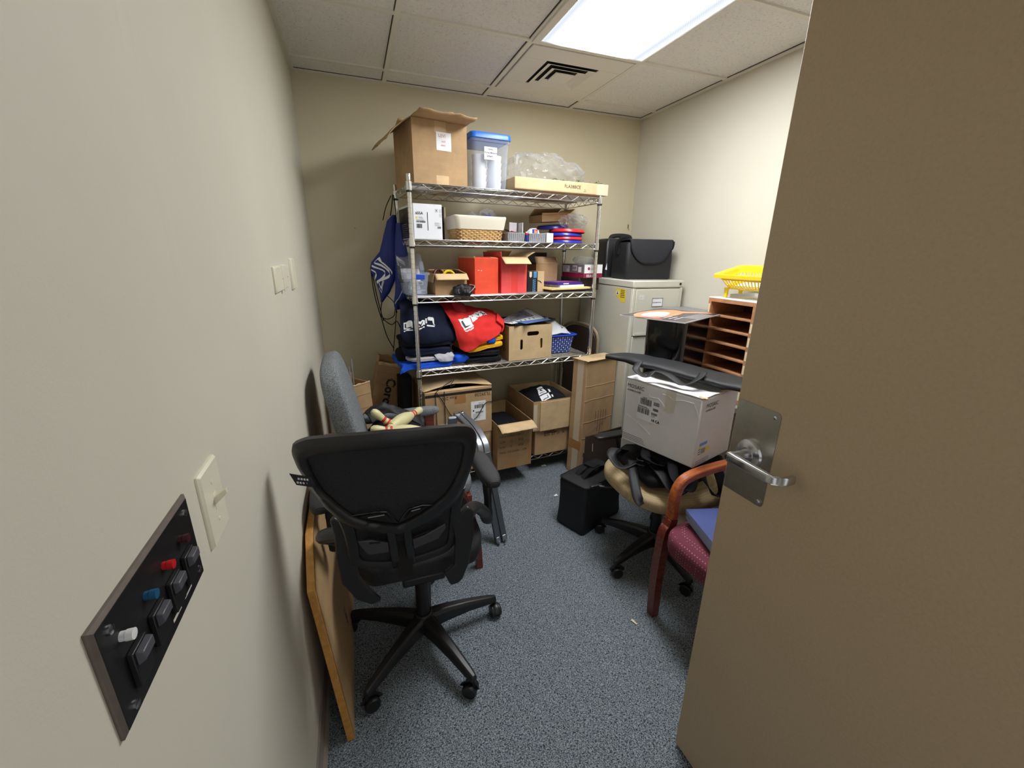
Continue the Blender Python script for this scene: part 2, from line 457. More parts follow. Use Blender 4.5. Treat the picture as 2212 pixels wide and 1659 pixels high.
# ---------------------------------------------------------------- room shell
struct(M().box(-.12, W_ + .12, -1.2, D_ + .12, -.06, 0).build('floor', CARPET))
struct(M().box(-.12, 0, -1.2, D_ + .12, 0, H_ + .06).build('wall_left', WALL))
struct(M().box(0, W_, D_, D_ + .12, 0, H_ + .06).build('wall_back', WALL_B))
struct(M().box(W_, W_ + .12, -1.2, D_ + .12, 0, H_ + .06).build('wall_right', WALL))
wf = M().box(1.11, W_, -.24, -.12, 0, H_ + .06).box(0, .07, -.24, -.12, 0, H_ + .06).box(.07, 1.11, -.24, -.12, 2.15, H_ + .06)
struct(wf.build('wall_front', WALL))
fr = M().box(1.095, 1.14, -.26, -.10, 0, 2.15).box(.07, .10, -.26, -.10, 0, 2.15).box(.07, 1.14, -.26, -.10, 2.12, 2.17)
struct(fr.build('trim_1', mat('door_frame_paint', (120, 108, 88), .5), bevel=.004))
# suspended ceiling: grid lines at x = .497 + .61 k, y = 2.893 - .61 k
gx = [.4974 + .6096 * k for k in range(3)]; gy = [D_ - .1855 - .6096 * k for k in range(6)]
ce = M().box(-.12, W_ + .12, -.25, D_ + .12, H_ + .008, H_ + .05).build('ceiling', TILE)
struct(ce)
gm = M()
for x in gx: gm.box(x - .012, x + .012, -.12, D_, H_, H_ + .012)
xs = [0] + gx + [W_]
for y in gy:
    for a, b in zip(xs[:-1], xs[1:]): gm.box(a + .012, b - .012, y - .012, y + .012, H_ + .0005, H_ + .0115)
gm.box(0, .022, -.12, D_, H_ - .001, H_ + .008).box(W_ - .022, W_, -.12, D_, H_ - .001, H_ + .008)
gm.box(.022, W_ - .022, D_ - .022, D_, H_ - .001, H_ + .008)
o = gm.build('ceiling_grid', GRID, ce)
# dark strips that paint in the shade beside the bars
rv = M()
for x in gx: rv.box(x - .0165, x - .012, -.12, D_, H_ + .0055, H_ + .0078)
for y in gy: rv.box(.02, W_ - .02, y + .012, y + .0165, H_ + .0055, H_ + .0078)
rv.box(.02, W_ - .02, D_ - .027, D_ - .0225, H_ + .0055, H_ + .0078).box(W_ - .0275, W_ - .0225, -.1, D_, H_ + .0055, H_ + .0078)
rv.build('grid_shade_lines', CABD, ce)
# vinyl base with a rounded toe
def base(name, pts):
    m = M(); m.prism(pts[0], pts[1], *pts[2]); return struct(m.build(name, BASEB))
prof = [(0, 0), (.016, 0), (.013, .012), (.007, .02), (.005, .096), (.002, .10), (0, .10)]
base('baseboard_left', (prof, D_ + .1, ((0, D_, 0), (1, 0, 0), (0, 0, 1))))
base('baseboard_back', (prof, W_ - .04, ((W_ - .02, D_, 0), (0, -1, 0), (0, 0, 1))))
base('baseboard_right', (prof, D_ + .1, ((W_, -.1, 0), (-1, 0, 0), (0, 0, 1))))

# ---------------------------------------------------------------- ceiling light and air vent
L0x, L1x, L1y, L0y = 1.107, 1.7166, 2.283, 1.064
lt = thing('ceiling_light', 'rectangular fluorescent ceiling light with glowing ribbed lens in the tile grid', 'light', ((L0x + L1x) / 2, (L0y + L1y) / 2, H_ - .002))
hx, hy = .3048, .6096
f = M().box(-hx, -hx + .036, -hy, hy, -.006, .012).box(hx - .012, hx, -hy, hy, -.006, .012).box(-hx + .036, hx - .012, -hy, -hy + .028, -.006, .012).box(-hx + .036, hx - .012, hy - .028, hy, -.006, .012)
f.build('frame', GRID, lt, bevel=.002)
M().box(-hx + .036, hx - .012, -hy + .028, hy - .028, -.002, .003).build('lens', LENS, lt)
vt = thing('ceiling_vent', 'square white ceiling air vent with stepped louvres beyond the light', 'vent', (1.4118, 2.588, H_ - .001))
p = M(); q = .285; h_ = .152
p.box(-q, q, -q, -h_, -.003, .006).box(-q, q, h_, q, -.003, .006).box(-q, -h_, -h_, h_, -.003, .006).box(h_, q, -h_, h_, -.003, .006)
p.build('panel', VENTM, vt, bevel=.002)
M().box(-h_, h_, -h_, h_, .0015, .0065).build('dark_duct', VOID, vt)
for k, (a, b) in enumerate(((.140, .112), (.098, .070), (.056, 0))):
    m = M()
    ring = lambda r, z: [(-r, -r, z), (r, -r, z), (r, r, z), (-r, r, z)]
    if b:
        # each louvre slopes down and outward on all four sides
        m.loft([[Vector(p) for p in ring(b, .001)], [Vector(p) for p in ring(a, -.011)], [Vector(p) for p in ring(a + .003, -.010)], [Vector(p) for p in ring(b + .004, .001)]], cap=False)
    else: m.box(-a, a, -a, a, -.012, -.007)
    m.build('louvre', VENTM, vt, smooth=False)

# ---------------------------------------------------------------- door, open 90 degrees into the room, and its lever
dr = M().box(1.05, 1.095, -.112, .802, .012, 2.118).build('door_1', DOORM, bevel=.0015)
struct(dr)
def rrp(hx, hy, r, n=6): return [(p.x, p.y) for p in ring_rr(0, 0, 0, hx, hy, r, n)]
# scuff plate: stainless, rounded on the hinge side
pl = M().prism([(y - .7445, z - 1.0545) for y, z in [(.799, 1.170), (.799, .940)] + [(.690 + .01 * (1 - math.cos(a)), .940 + .01 * (1 - math.sin(a))) for a in (PI / 2 * .99, PI / 4, .01)] + [(.690 + .01 * (1 - math.cos(a)), 1.170 - .01 * (1 - math.sin(a))) for a in (.01, PI / 4, PI / 2 * .99)]], .0018, (1.05, .7445, 1.0545), (0, 1, 0), (0, 0, 1))
for vtx in pl.v: vtx.x = 1.05 - (vtx.x - 1.05) if vtx.x > 1.05 else vtx.x
pl.build('door_plate', STEEL, dr)
sc = M()
Rx = Matrix.Rotation(-PI / 2, 3, 'Y')
for y, z in ((.702, 1.157), (.701, .952)): sc.lathe([(.0048, .0018), (.0045, .004), (.002, .0052)], 12, (1.05, y, z), Rx)
sc.build('plate_screw', NICKEL, dr)
lv = M().lathe([(.034, .0015), (.034, .010), (.031, .014), (.024, .016), (.017, .017), (.0165, .019)], 40, (1.05, .742, 1.054), Rx).build('lever_rose', NICKEL, dr)
g = M().lathe([(.0125, .015), (.0118, .04), (.0118, .060)], 28, (1.05, .742, 1.054), Rx)
g.build('lever_neck', NICKEL, dr)
def rrx(y, x, hz, hxx, z=1.049, ang=0):
    out = []
    for p in ring_rr(0, 0, 0, hxx, hz, min(hz, hxx) * .55, 5):
        out.append(Vector((x + p.x * math.cos(ang), y + p.x * math.sin(ang), z + p.y)))
    return out
arm = [rrx(.7545, .993, .009, .008, 1.053), rrx(.748, .991, .0115, .0105, 1.053), rrx(.70, .992, .0105, .008, 1.051), rrx(.655, .994, .0098, .0065, 1.049), rrx(.641, .996, .0098, .0062, 1.049, -.3),
       rrx(.6325, 1.004, .0098, .0062, 1.049, -.9), rrx(.629, 1.014, .0095, .0058, 1.05, -1.35), rrx(.6285, 1.034, .0092, .0052, 1.0505, -1.5)]
M().loft(arm).build('door_lever', NICKEL, dr, ang=50)
M().lathe([(.0062, 0), (.0058, .0015), (.003, .002)], 18, (.9826, .748, 1.053), Rx).use(BLACKP).build('key_cylinder', STEEL, dr)

# ---------------------------------------------------------------- plates on the left wall
def wall_plate(name, label, y0, y1, z0, z1, m, t=.006, bev=.003, edge=None):
    th = thing(name, label, 'wall plate', (0, (y0 + y1) / 2, (z0 + z1) / 2))
    hy, hz = (y1 - y0) / 2, (z1 - z0) / 2
    r0 = ring_rr(0, 0, 0, hy, hz, .002, 3); r1 = ring_rr(0, 0, 0, hy - bev, hz - bev, .002, 3)
    M().loft([[Vector((0, p.x, p.y)) for p in r0], [Vector((t * .45, p.x, p.y)) for p in r0], [Vector((t, p.x, p.y)) for p in r1]]).build('plate', m, th)
    return th
Ry = Matrix.Rotation(PI / 2, 3, 'Y')
sw = wall_plate('light_switch', 'single ivory toggle light switch beside the black control panel', .728, .804, 1.079, 1.194, IVORY)
M().box(.005, .0066, -.006, .006, -.013, .013).build('toggle_slot', IVORY, sw, bevel=.0008)
M().loft([[Vector((.005, a, b)) for a, b in ((-.0045, -.006), (.0045, -.006), (.0045, .007), (-.0045, .007))], [Vector((.022, a, b)) for a, b in ((-.0032, .010), (.0032, .010), (.0032, .018), (-.0032, .018))]]).build('toggle', IVORY, sw, bevel=.001)
for z in (.030, -.030): M().lathe([(.0034, .0055), (.0032, .0068), (.001, .0072)], 10, (0, 0, z), Ry).build('screw', IVORY, sw)
# black AV panel: bevelled rim, recessed face, four rocker clips in a column, jacks in another
av = thing('control_panel', 'black wall panel with four push clips and red, blue and white jacks', 'wall panel', (0, .5763, 1.139))
hy, hz = .1063, .0585
BLKAN = mat('black_anodised', (34, 33, 34), .42, .3, vary=.1, vscale=60); BRZ = mat('worn_bevel', (112, 104, 98), .4, .4, vary=.15, vscale=40)
r0 = [(-hy, -hz), (hy, -hz), (hy, hz), (-hy, hz)]
k1 = .94
r1 = [(-hy + .004, -hz + .004), (hy - .004, -hz + .004), (hy - .004, hz - .004), (-hy + .004, hz - .004)]
M().loft([[Vector((0, a, b)) for a, b in r0], [Vector((.003, a, b)) for a, b in r0], [Vector((.0052, a, b)) for a, b in r1]]).build('rim', BRZ, av, smooth=False)
M().box(.0049, .0056, -hy + .0045, hy - .0045, -hz + .0045, hz - .0045).build('face', BLKAN, av)
# seen from the camera the plate's long side runs along y: clips low, jacks above
for i in range(4):
    y = -.066 + .0435 * i
    c = M().box(.0056, .0110, y - .013, y + .013, -.034, .004)
    c.build('clip_housing', BLACKP, av, bevel=.001)
    M().loft([[Vector((.0110, a, b)) for a, b in ((y - .011, -.012), (y + .011, -.012), (y + .011, .003), (y - .011, .003))], [Vector((.0175, a, b)) for a, b in ((y - .010, -.008), (y + .010, -.008), (y + .010, .002), (y - .010, .002))]]).build('clip_lever', mat('clip_grey', (78, 78, 86), .4), av, bevel=.001)
for y, c in ((-.076, mat('white_jack', (228, 228, 230), .4)), (-.028, mat('blue_jack', (30, 84, 122), .4)), (.0155, mat('red_jack', (196, 24, 32), .4)), (.061, mat('dark_red_jack', (66, 28, 34), .4))):
    M().lathe([(.0044, .005), (.0044, .0095), (.0050, .010), (.0050, .0155), (.0033, .0157)], 16, (0, y, .024), Ry).build('jack', c, av)
for y, z in ((-.086, .042), (.088, .042), (-.086, -.044), (.088, -.040)):
    M().lathe([(.0046, .0052), (.0044, .0075), (.0015, .0083)], 12, (0, y, z), Ry).build('screw', NICKEL, av)
PEN = mat('white_pencil_mark', (190, 186, 176), .8)
M().rect((.0, 0, 0), (0, 1, 0), (0, 0, 1), .005, -.044, .028, -.040, .0059).rect((0, 0, 0), (0, 1, 0), (0, 0, 1), .040, -.0435, .062, -.041, .0059).build('faded_mark', PEN, av)
st = wall_plate('wall_plate', 'two-piece ivory cover plate on the left wall above the grey chair', 1.556, 1.812, 1.364, 1.441, IVORY, .010, .004)
M().box(.009, .0125, -.004, .014, -.042, .040).build('divider', IVORY, st, bevel=.002)
for y, z in ((-.006, -.002), (.02, -.003), (.112, -.002)): M().lathe([(.003, .0098), (.001, .0115)], 8, (0, y, z), Ry).build('screw', BASEB, st)
wall_plate('wall_plate', 'narrow ivory raceway strip on the left wall nearest the back corner', 1.930, 2.022, 1.346, 1.460, IVORY, .012, .004)
# taped drywall seam and a settling crack on the left wall are shallow relief
m = M(); m.grid(lambda u, v: Vector((.0028 * math.sin(PI * u) * (1 - v * .85), .838 + (u - .5) * .035 + .006 * math.sin(v * 5), 2.30 - .85 * v)), 9, 16)
struct(m.build('trim_2', WALL))
# picture hooks left in the walls
one(M().tube([(0, 0, .02), (0, -.006, .016), (0, -.006, -.004), (0, -.012, -.012), (0, -.016, -.006)], .0018, 6).box(-.004, .004, -.002, 0, .0, .03).build('picture_hook', mat('tarnished_brass', (120, 108, 82), .5, .6)), 'small bare picture hook high on the back wall above the suitcase', 'hook', (2.285, D_ - .001, 1.69))
one(M().lathe([(.003, 0), (.003, .005), (.001, .006)], 8, R=Matrix.Rotation(PI / 2, 3, 'X')).build('nail', BRZ), 'lone nail in the back wall left of the shelving', 'nail', (.263, D_, 1.63))
# ---------------------------------------------------------------- generic builders
def flap_mesh(w, ln, t, side, ang, W, Dp, Hh, bend=0, wavy=0, seed=0, taper=0):
    # a box flap hinged on the top edge of one side; ang from straight up (0) outward
    m = M(); n = 7; top = []; 
    base = {'front': (Vector((0, 0, Hh)), Vector((1, 0, 0)), Vector((0, -1, 0))), 'back': (Vector((0, Dp, Hh)), Vector((1, 0, 0)), Vector((0, 1, 0))),
            'left': (Vector((0, 0, Hh)), Vector((0, 1, 0)), Vector((-1, 0, 0))), 'right': (Vector((W, 0, Hh)), Vector((0, 1, 0)), Vector((1, 0, 0)))}[side]
    o, ax, outw = base; rows = []
    p = o.copy(); a = math.radians(ang)
    st = ln / (n - 1); cur = [p.copy()]
    for i in range(1, n):
        aa = a + math.radians(bend) * i / (n - 1)
        p = p + (outw * math.sin(aa) + Vector((0, 0, 1)) * math.cos(aa)) * st; cur.append(p.copy())
    def fn(u, v):
        j = min(int(round(v * (n - 1))), n - 1)
        q = cur[j] + ax * ((u * w) * (1 - taper * v) + taper * v * w / 2)
        if wavy: q = q + Vector((0, 0, 1)) * wavy * v * mnoise.noise(Vector((u * 4 + seed, v * 2, seed))) + ax * 0
        if wavy and v > .99: q += outw * wavy * mnoise.noise(Vector((u * 9, seed + 3, 1)))
        return q
    m.grid(fn, 14, n)
    return m
def carton(root, w, d, h, m, inner=None, t=.004, closed=False, flaps=(), name='box_body', soft=.0025):
    inner = inner or CARD_D
    b = M()
    if closed:
        b.use(m).box(0, w, 0, d, 0, h)
    else:
        b.use(m)
        # walls with real thickness, open top
        o = [Vector(p) for p in ((0, 0, 0), (w, 0, 0), (w, d, 0), (0, d, 0))]; up = Vector((0, 0, h))
        i_ = [Vector(p) for p in ((t, t, t), (w - t, t, t), (w - t, d - t, t), (t, d - t, t))]; upi = Vector((0, 0, h - t))
        vs = o + [p + up for p in o] + i_ + [p + upi for p in i_]
        fs = [(3, 2, 1, 0)] + [(k, (k + 1) % 4, 4 + (k + 1) % 4, 4 + k) for k in range(4)]
        b.add(vs, fs); b.use(inner)
        b.add([], [])
        fi = [(8, 9, 10, 11)] + [(8 + (k + 1) % 4, 8 + k, 12 + k, 12 + (k + 1) % 4) for k in range(4)]
        b.f += fi; b.mi += [b.cur] * 5
        b.use(m); b.f += [(4 + k, 4 + (k + 1) % 4, 12 + (k + 1) % 4, 12 + k) for k in range(4)]; b.mi += [b.cur] * 4
    b.build(name, None, root, smooth=False, bevel=soft if closed else 0)
    for fl in flaps:
        side, ang, ln = fl[:3]; kw = fl[3] if len(fl) > 3 else {}
        fm = kw.pop('m', inner); ww = w if side in ('front', 'back') else d
        flap_mesh(ww, ln, t, side, ang, w, d, h, **kw).build('flap', fm, root, solid=.004)
    return root
def barcode(m, o, x, y, u, v, w, h, seed=1, mt=None):
    rnd = random.Random(seed); m.use(mt or INK); p = u
    while p < u + w:
        b = rnd.choice((.0012, .002, .003)) * w / .06; 
        m.rect(o, x, y, p, v, min(p + b, u + w), v + h, .0012); p += b + rnd.choice((.001, .0016, .0022)) * w / .06
def lines(m, o, x, y, u, v, w, n, gap, th, seed=1, mt=None):
    rnd = random.Random(seed); m.use(mt or GINK)
    for i in range(n):
        m.rect(o, x, y, u, v - i * gap, u + w * rnd.uniform(.6, 1), v - i * gap + th, .0011)
def paper_label(root, o, x, y, w, h, name='paper_label', m=None, off=.0007):
    k = M(); k.use(m or WHITE); k.rect(o, x, y, 0, 0, w, h, off); return k
FX, FY = (1, 0, 0), (0, 0, 1)          # the front face of a box: x to the right, z up
def front(m, d=0): return (0, -d, 0)

# ---------------------------------------------------------------- wire shelving unit
SW, SD = 1.187, .40
ZS = [1.832, 1.557, 1.253, .828, .132]
su = thing('wire_shelving_unit', 'chrome five-tier wire shelving unit loaded with boxes along the back wall', 'shelf', SH(0, 0, 0), YAW)
for (x, y) in ((0, 0), (SW, 0), (0, SD), (SW, SD)):
    pr = [(.012, .01), (.0127, .012)]; z = .03
    zt_ = 1.836 if (x > 0 and y == 0) else 1.866
    while z < zt_ - .008:
        pr += [(.0127, z), (.0112, z + .0012), (.0112, z + .0030), (.0127, z + .0042)]; z += .0254
    pr += [(.0127, zt_), (.0115, zt_ + .004)]
    po = M().lathe(pr, 16, (x, y, 0)).build('post', CHROME, su)
    M().lathe([(.010, 0), (.0155, .001), (.0155, .009), (.008, .012)], 14, (x, y, 0)).build('foot', BLACKP, po)
    for zs in ZS:
        M().lathe([(.0150, zs - .040), (.0172, zs - .038), (.0164, zs - .004), (.0160, zs + .003), (.0150, zs + .004)], 18, (x, y, 0)).build('collar', CHROME, po)
        M().lathe([(.0138, zs - .049), (.0150, zs - .048), (.0150, zs - .0405), (.0138, zs - .040)], 16, (x, y, 0)).build('split_sleeve', BLACKP, po)
for zs in ZS:
    w = M(); a, b, c, e = .014, SW - .014, 0, SD
    zt, zb = zs - .003, zs - .033
    def rod(p, q, r=.0028): w.tube([p, q], r, 6)
    for y in (0, SD):
        rod((a, y, zt), (b, y, zt), .0032); rod((a, y, zb), (b, y, zb), .0032)
        n = 26; pts = []
        for i in range(n + 1): pts.append((a + .012 + (b - a - .024) * i / n, y, (zt - .002) if i % 2 else (zb + .002)))
        w.tube(pts, .0024, 5)
    for x in (0, SW):
        rod((x, .014, zt), (x, SD - .014, zt), .0032); rod((x, .014, zb), (x, SD - .014, zb), .0032)
        n = 10; pts = [(x, .02 + (SD - .04) * i / n, (zt - .002) if i % 2 else (zb + .002)) for i in range(n + 1)]
        w.tube(pts, .0019, 5)
    nl = 17
    for i in range(1, nl): rod((.004, SD * i / nl, zs - .0025), (SW - .004, SD * i / nl, zs - .0025), .0018)
    for x in (SW * .26, SW * .5, SW * .74):
        rod((x, .003, zs - .006), (x, SD - .003, zs - .006), .0030)
        rod((x, .003, zs - .028), (x, SD - .003, zs - .028), .0024)
    w.build('wire_shelf', CHROME, su)

# ---------------------------------------------------------------- top shelf
z = ZS[0]
t = thing('cardboard_box', 'tall open cardboard box with splayed flaps and white note, left on top shelf', 'box', SH(.030, .005, z), YAW + .10)
carton(t, .300, .33, .300, CARD, CARD_IN, flaps=[('front', 92, .135, dict(m=CARD, bend=-6, wavy=.02, seed=2)), ('left', 118, .165, dict(m=CARD, bend=22, wavy=.012, seed=5)), ('right', -78, .12), ('back', -70, .12)])
k = paper_label(t, (.128, 0, .165), FX, FY, .082, .085)
k.use(RINK).text('LEVI', .021, (.140, 0, .226), FX, FY, .0015); k.text('and', .016, (.155, 0, .203), FX, FY, .0015); k.text('shirt', .014, (.152, 0, .185), FX, FY, .0015)
k.build('paper_note', None, t, smooth=False)
M().use(mat('matt_tape', (196, 166, 126), .5)).rect((.120, 0, 0), FX, FY, 0, .245, .062, .298, .0006).build('tape_strip', TAPE_C, t)
M().rect((.122, 0, 0), FX, FY, 0, .002, .070, .046, .0008).build('peeling_tape', CARD_IN, t)
# clear tub
t = thing('plastic_tub', 'tall translucent tub with blue lid and handwritten label on top shelf', 'container', SH(.469, .17, z), YAW)
rings = [ring_rr(0, 0, zz, hx, hx * 1.25, .022) for zz, hx in ((0, .094), (.004, .100), (.22, .108), (.235, .109), (.236, .113), (.258, .114))]
M().loft(rings).build('tub_body', CLEAR, t)
rings = [ring_rr(0, 0, zz, hx, hx * 1.23, .03) for zz, hx in ((.250, .117), (.252, .121), (.272, .121), (.280, .117), (.281, .10), (.276, .09))]
M().loft(rings).build('lid', BLUELID, t)
k = paper_label(t, (-.042, -.134, .150), FX, (0, -.05, 1), .075, .062, off=.002)
for i, (s_, sz) in enumerate((('Parity', .012), ('Purity Monitor', .0125), ('Smart', .0150))):
    k.use(INK).text(s_, sz, (-.040 + (.022, 0, .012)[i], -.134 - .05 * (.047 - .017 * i), .197 - .017 * i), FX, (0, -.05, 1), .0028, bold=.0002)
k.build('handwritten_label', None, t, smooth=False)
for dx, nm in ((-.048, 'left'), (.044, 'right')):
    m = M()
    for j in range(5): m.lathe([(.036, .006 + j * .034), (.041, .034 + j * .034), (.0415, .040 + j * .034)], 20, (0, 0, 0))
    one(m.build('paper_cup_stack', WHITE), 'stack of white paper cups inside the tub, %s one' % nm, 'cups', SH(.469 + dx, .10, z + .004))
# long flat carton
t = thing('flat_carton', 'long flat taped carton lying under a clear bag on top shelf', 'box', SH(.592, -.012, z + .009), YAW - .004)
carton(t, .640, .34, .064, CARD_L, closed=True, soft=.006)
M().use(INKB).text('FLA38BCE', .026, (.325, 0, .026), FX, FY, .001, bold=.0003).text('△', .02, (.46, 0, .012), FX, FY, .001).build('printed_text', None, t)
M().rect((0, 0, 0), FX, FY, .555, .001, .64, .063, .001).build('clear_tape', TAPE_C, t)
o = M().pillow((0, 0, 0), (.50, .25, .215), .9, .8, .030, 10, 3, 130, 64)
for vtx in o.v:
    q = vtx * 26; kk = abs(mnoise.noise(q)) + .6 * abs(mnoise.noise(q * 2.1 + Vector((3, 1, 2)))); vtx *= 1 + .16 * (kk - .35)
    vtx.z *= 1 - .32 * max(-1, min(1, vtx.x / .25)); vtx.z = max(vtx.z, -.05)
o = o.build('clear_plastic_bag', BAGP); one(o, 'crumpled clear plastic bag piled on the long flat carton', 'bag', SH(.875, .15, z + .118), YAW)
lf = M(); rnd = random.Random(4)
for i in range(26):
    c = Vector((rnd.uniform(-.17, .17), rnd.uniform(-.01, .02), rnd.uniform(.003, .02))); a = rnd.uniform(0, 6.28); L = rnd.uniform(.012, .024)
    d_ = Vector((math.cos(a), math.sin(a) * .5, rnd.uniform(-.2, .6))).normalized(); sd = d_.orthogonal().normalized() * L * .25
    lf.add([c, c + d_ * L * .5 + sd, c + d_ * L, c + d_ * L * .5 - sd], [(0, 1, 2, 3)])
lf.tube([(-.19, 0, .004), (-.05, .004, .010), (.10, -.004, .008), (.19, .0, .016)], .0014, 5)
one(lf.build('artificial_sprig', GREEN, solid=.0008), 'green leafy sprig poking out under the crumpled clear bag', 'sprig', SH(1.02, .018, z + .066), YAW)

# ---------------------------------------------------------------- second shelf
z = ZS[1]
t = thing('toner_box', 'white and black printer toner box marked 655A on second shelf', 'box', SH(.017, .012, z), YAW + .05)
w_, d_, h_ = .158, .33, .178
b = M().use(CARD_W2).box(0, w_, 0, d_, 0, h_); b.build('box_body', None, t, bevel=.002)
BOXK = mat('black_printed_board', (30, 27, 26), .35, vary=.2, vscale=20)
k = M().use(BOXK).rect((0, d_, 0), (0, -1, 0), FY, .012, .006, d_ - .02, h_ - .012, .0006)
lines(k, (0, d_, 0), (0, -1, 0), FY, .06, .08, .2, 7, .011, .003, 4, LGREY); k.use(LGREY).rect((0, d_, 0), (0, -1, 0), FY, .08, .13, .11, .145, .0011)
k.build('side_print', None, t, smooth=False)
k = M().use(INK).text('655A', .0185, (.012, 0, .124), FX, FY, .001, bold=.0004)
k.rect((0, 0, 0), FX, FY, .075, .045, .0785, .137, .001)
for (a, c_) in ((.120, .138), (.143, .138), (.143, .115)):
    k.use(GINK); k.rect((0, 0, 0), FX, FY, a, c_, a + .013, c_ + .0165, .0008); k.use(CARD_W2).rect((0, 0, 0), FX, FY, a + .001, c_ + .001, a + .012, c_ + .0155, .0011)
k.use(INK).text('X', .014, (.122, 0, .142), FX, FY, .0014, bold=.0005).text('=', .012, (.1445, 0, .142), FX, FY, .0014).text('+', .012, (.1455, 0, .119), FX, FY, .0014)
k.use(YELLAB).add([Vector((.0165 + .006 * math.cos(i * .5236), -.001, .108 + .006 * math.sin(i * .5236))) for i in range(12)], [tuple(range(12))])
lines(k, (0, 0, 0), FX, FY, .028, .110, .03, 2, .005, .0015, 3); lines(k, (0, 0, 0), FX, FY, .015, .097, .05, 2, .004, .0012, 5)
barcode(k, (0, 0, 0), FX, FY, .015, .084, .05, .008, 2); barcode(k, (0, 0, 0), FX, FY, .015, .056, .030, .021, 3)
barcode(k, (0, 0, 0), FX, FY, .130, .056, .020, .011, 7); lines(k, (0, 0, 0), FX, FY, .115, .085, .035, 4, .005, .0012, 8)
k.build('front_print', None, t, smooth=False)
t = thing('toner_box', 'thin black carton with pale edge standing behind the wicker basket on second shelf', 'box', SH(.250, .290, z), YAW)
M().use(BOXK).box(0, .024, 0, .09, 0, .195).build('box_body', None, t, bevel=.002)
M().use(CREAM).rect((0, 0, 0), FX, FY, .012, .002, .0235, .194, .0006).build('pale_edge', None, t)
# wicker basket with liner
t = thing('wicker_basket', 'rectangular wicker basket with folded cream cloth liner on second shelf', 'basket', SH(.411, .155, z), YAW)
wv = M(); N_ = 72
def per(zz, k, grow=0):
    hx = .134 + .016 * zz / .13 + grow; hy = .098 + .016 * zz / .13 + grow
    pts = ring_rr(0, 0, zz, hx, hy, .03, 19); return pts
for r in range(11):
    zz = .006 + r * .0095; base_ = per(zz, 0); n = len(base_); pts = []
    for i, p in enumerate(base_):
        q = base_[(i + 1) % n] - base_[i - 1]; nn = Vector((q.y, -q.x, 0)); nn = nn.normalized() if nn.length else Vector((0, 0, 0))
        pts.append(p)
    # resample evenly along the perimeter
    L = [0]; 
    for i in range(n): L.append(L[-1] + (base_[(i + 1) % n] - base_[i]).length)
    ev = []; S_ = 112
    for k in range(S_):
        s_ = L[-1] * k / S_; i = max(j for j in range(n) if L[j] <= s_); sg = (base_[(i + 1) % n] - base_[i]); f = (s_ - L[i]) / max(sg.length, 1e-9)
        p = base_[i] + sg * f; nn = Vector((p.x / .15 ** 2, p.y / .11 ** 2, 0)).normalized(); 
        nn = Vector((math.copysign(1, p.x), 0, 0)) if abs(p.x) / .134 > abs(p.y) / .098 else Vector((0, math.copysign(1, p.y), 0))
        ev.append(p + nn * .0032 * math.cos(PI * k / 2 + (PI if r % 2 else 0)))
    wv.tube(ev, .0044, 6, closed=True, flat=(.8, 1.05))
wv.build('wicker_weave', WICKER, t)
stk = M()
for k in range(56):
    p0 = per(0, 0); p1 = per(.112, 0); i = int(k * len(p0) / 56); stk.tube([p0[i], p1[i]], .0028, 5)
stk.loft([per(.001, 0, -.002), per(.004, 0, -.002)])
stk.build('stakes', WICK_D, t)
def liner(u, v):
    P = per(0, 0); i = int(round(u * len(P))) % len(P)
    prof = [(.062, .007), (.095, .0085), (.128, .010), (.134, .004), (.128, -.006), (.07, -.010), (.012, -.012)]
    q = v * (len(prof) - 1); j = min(int(q), len(prof) - 2); f = q - j
    zz = prof[j][0] * (1 - f) + prof[j + 1][0] * f; g_ = prof[j][1] * (1 - f) + prof[j + 1][1] * f
    p = per(zz, 0, g_)[i]
    k = mnoise.noise(p * 16); p = p + Vector((0, 0, .006 * k)); p.x *= 1 + .012 * k; p.y *= 1 + .02 * mnoise.noise(p * 30)
    return p
M().grid(liner, len(per(0, 0)), 20, closed=True).build('cloth_liner', OFFW, t)
o = crumple(M().pillow((0, 0, 0), (.085, .07, .075), 1, 1, .016, 22, 5, 80, 44), 42, .30).build('clear_plastic_bag', BAGP); one(o, 'small clear plastic bag sticking up from the wicker basket, left one', 'bag', SH(.40, .17, z + .125), YAW)
o = crumple(M().pillow((0, 0, 0), (.09, .08, .075), 1, 1, .012, 26, 8, 80, 44), 42, .30).build('clear_plastic_bag', BAGP); one(o, 'clear plastic bag over blue things in the wicker basket', 'bag', SH(.478, .12, z + .137), YAW)
o = M().pillow((0, 0, 0), (.06, .05, .045), .8, .8, .004, 20, 2, 24, 12).build('blue_wrapped_item', BLUED); one(o, 'blue thing wrapped in the clear bag in the wicker basket', 'item', SH(.478, .12, z + .125), YAW)
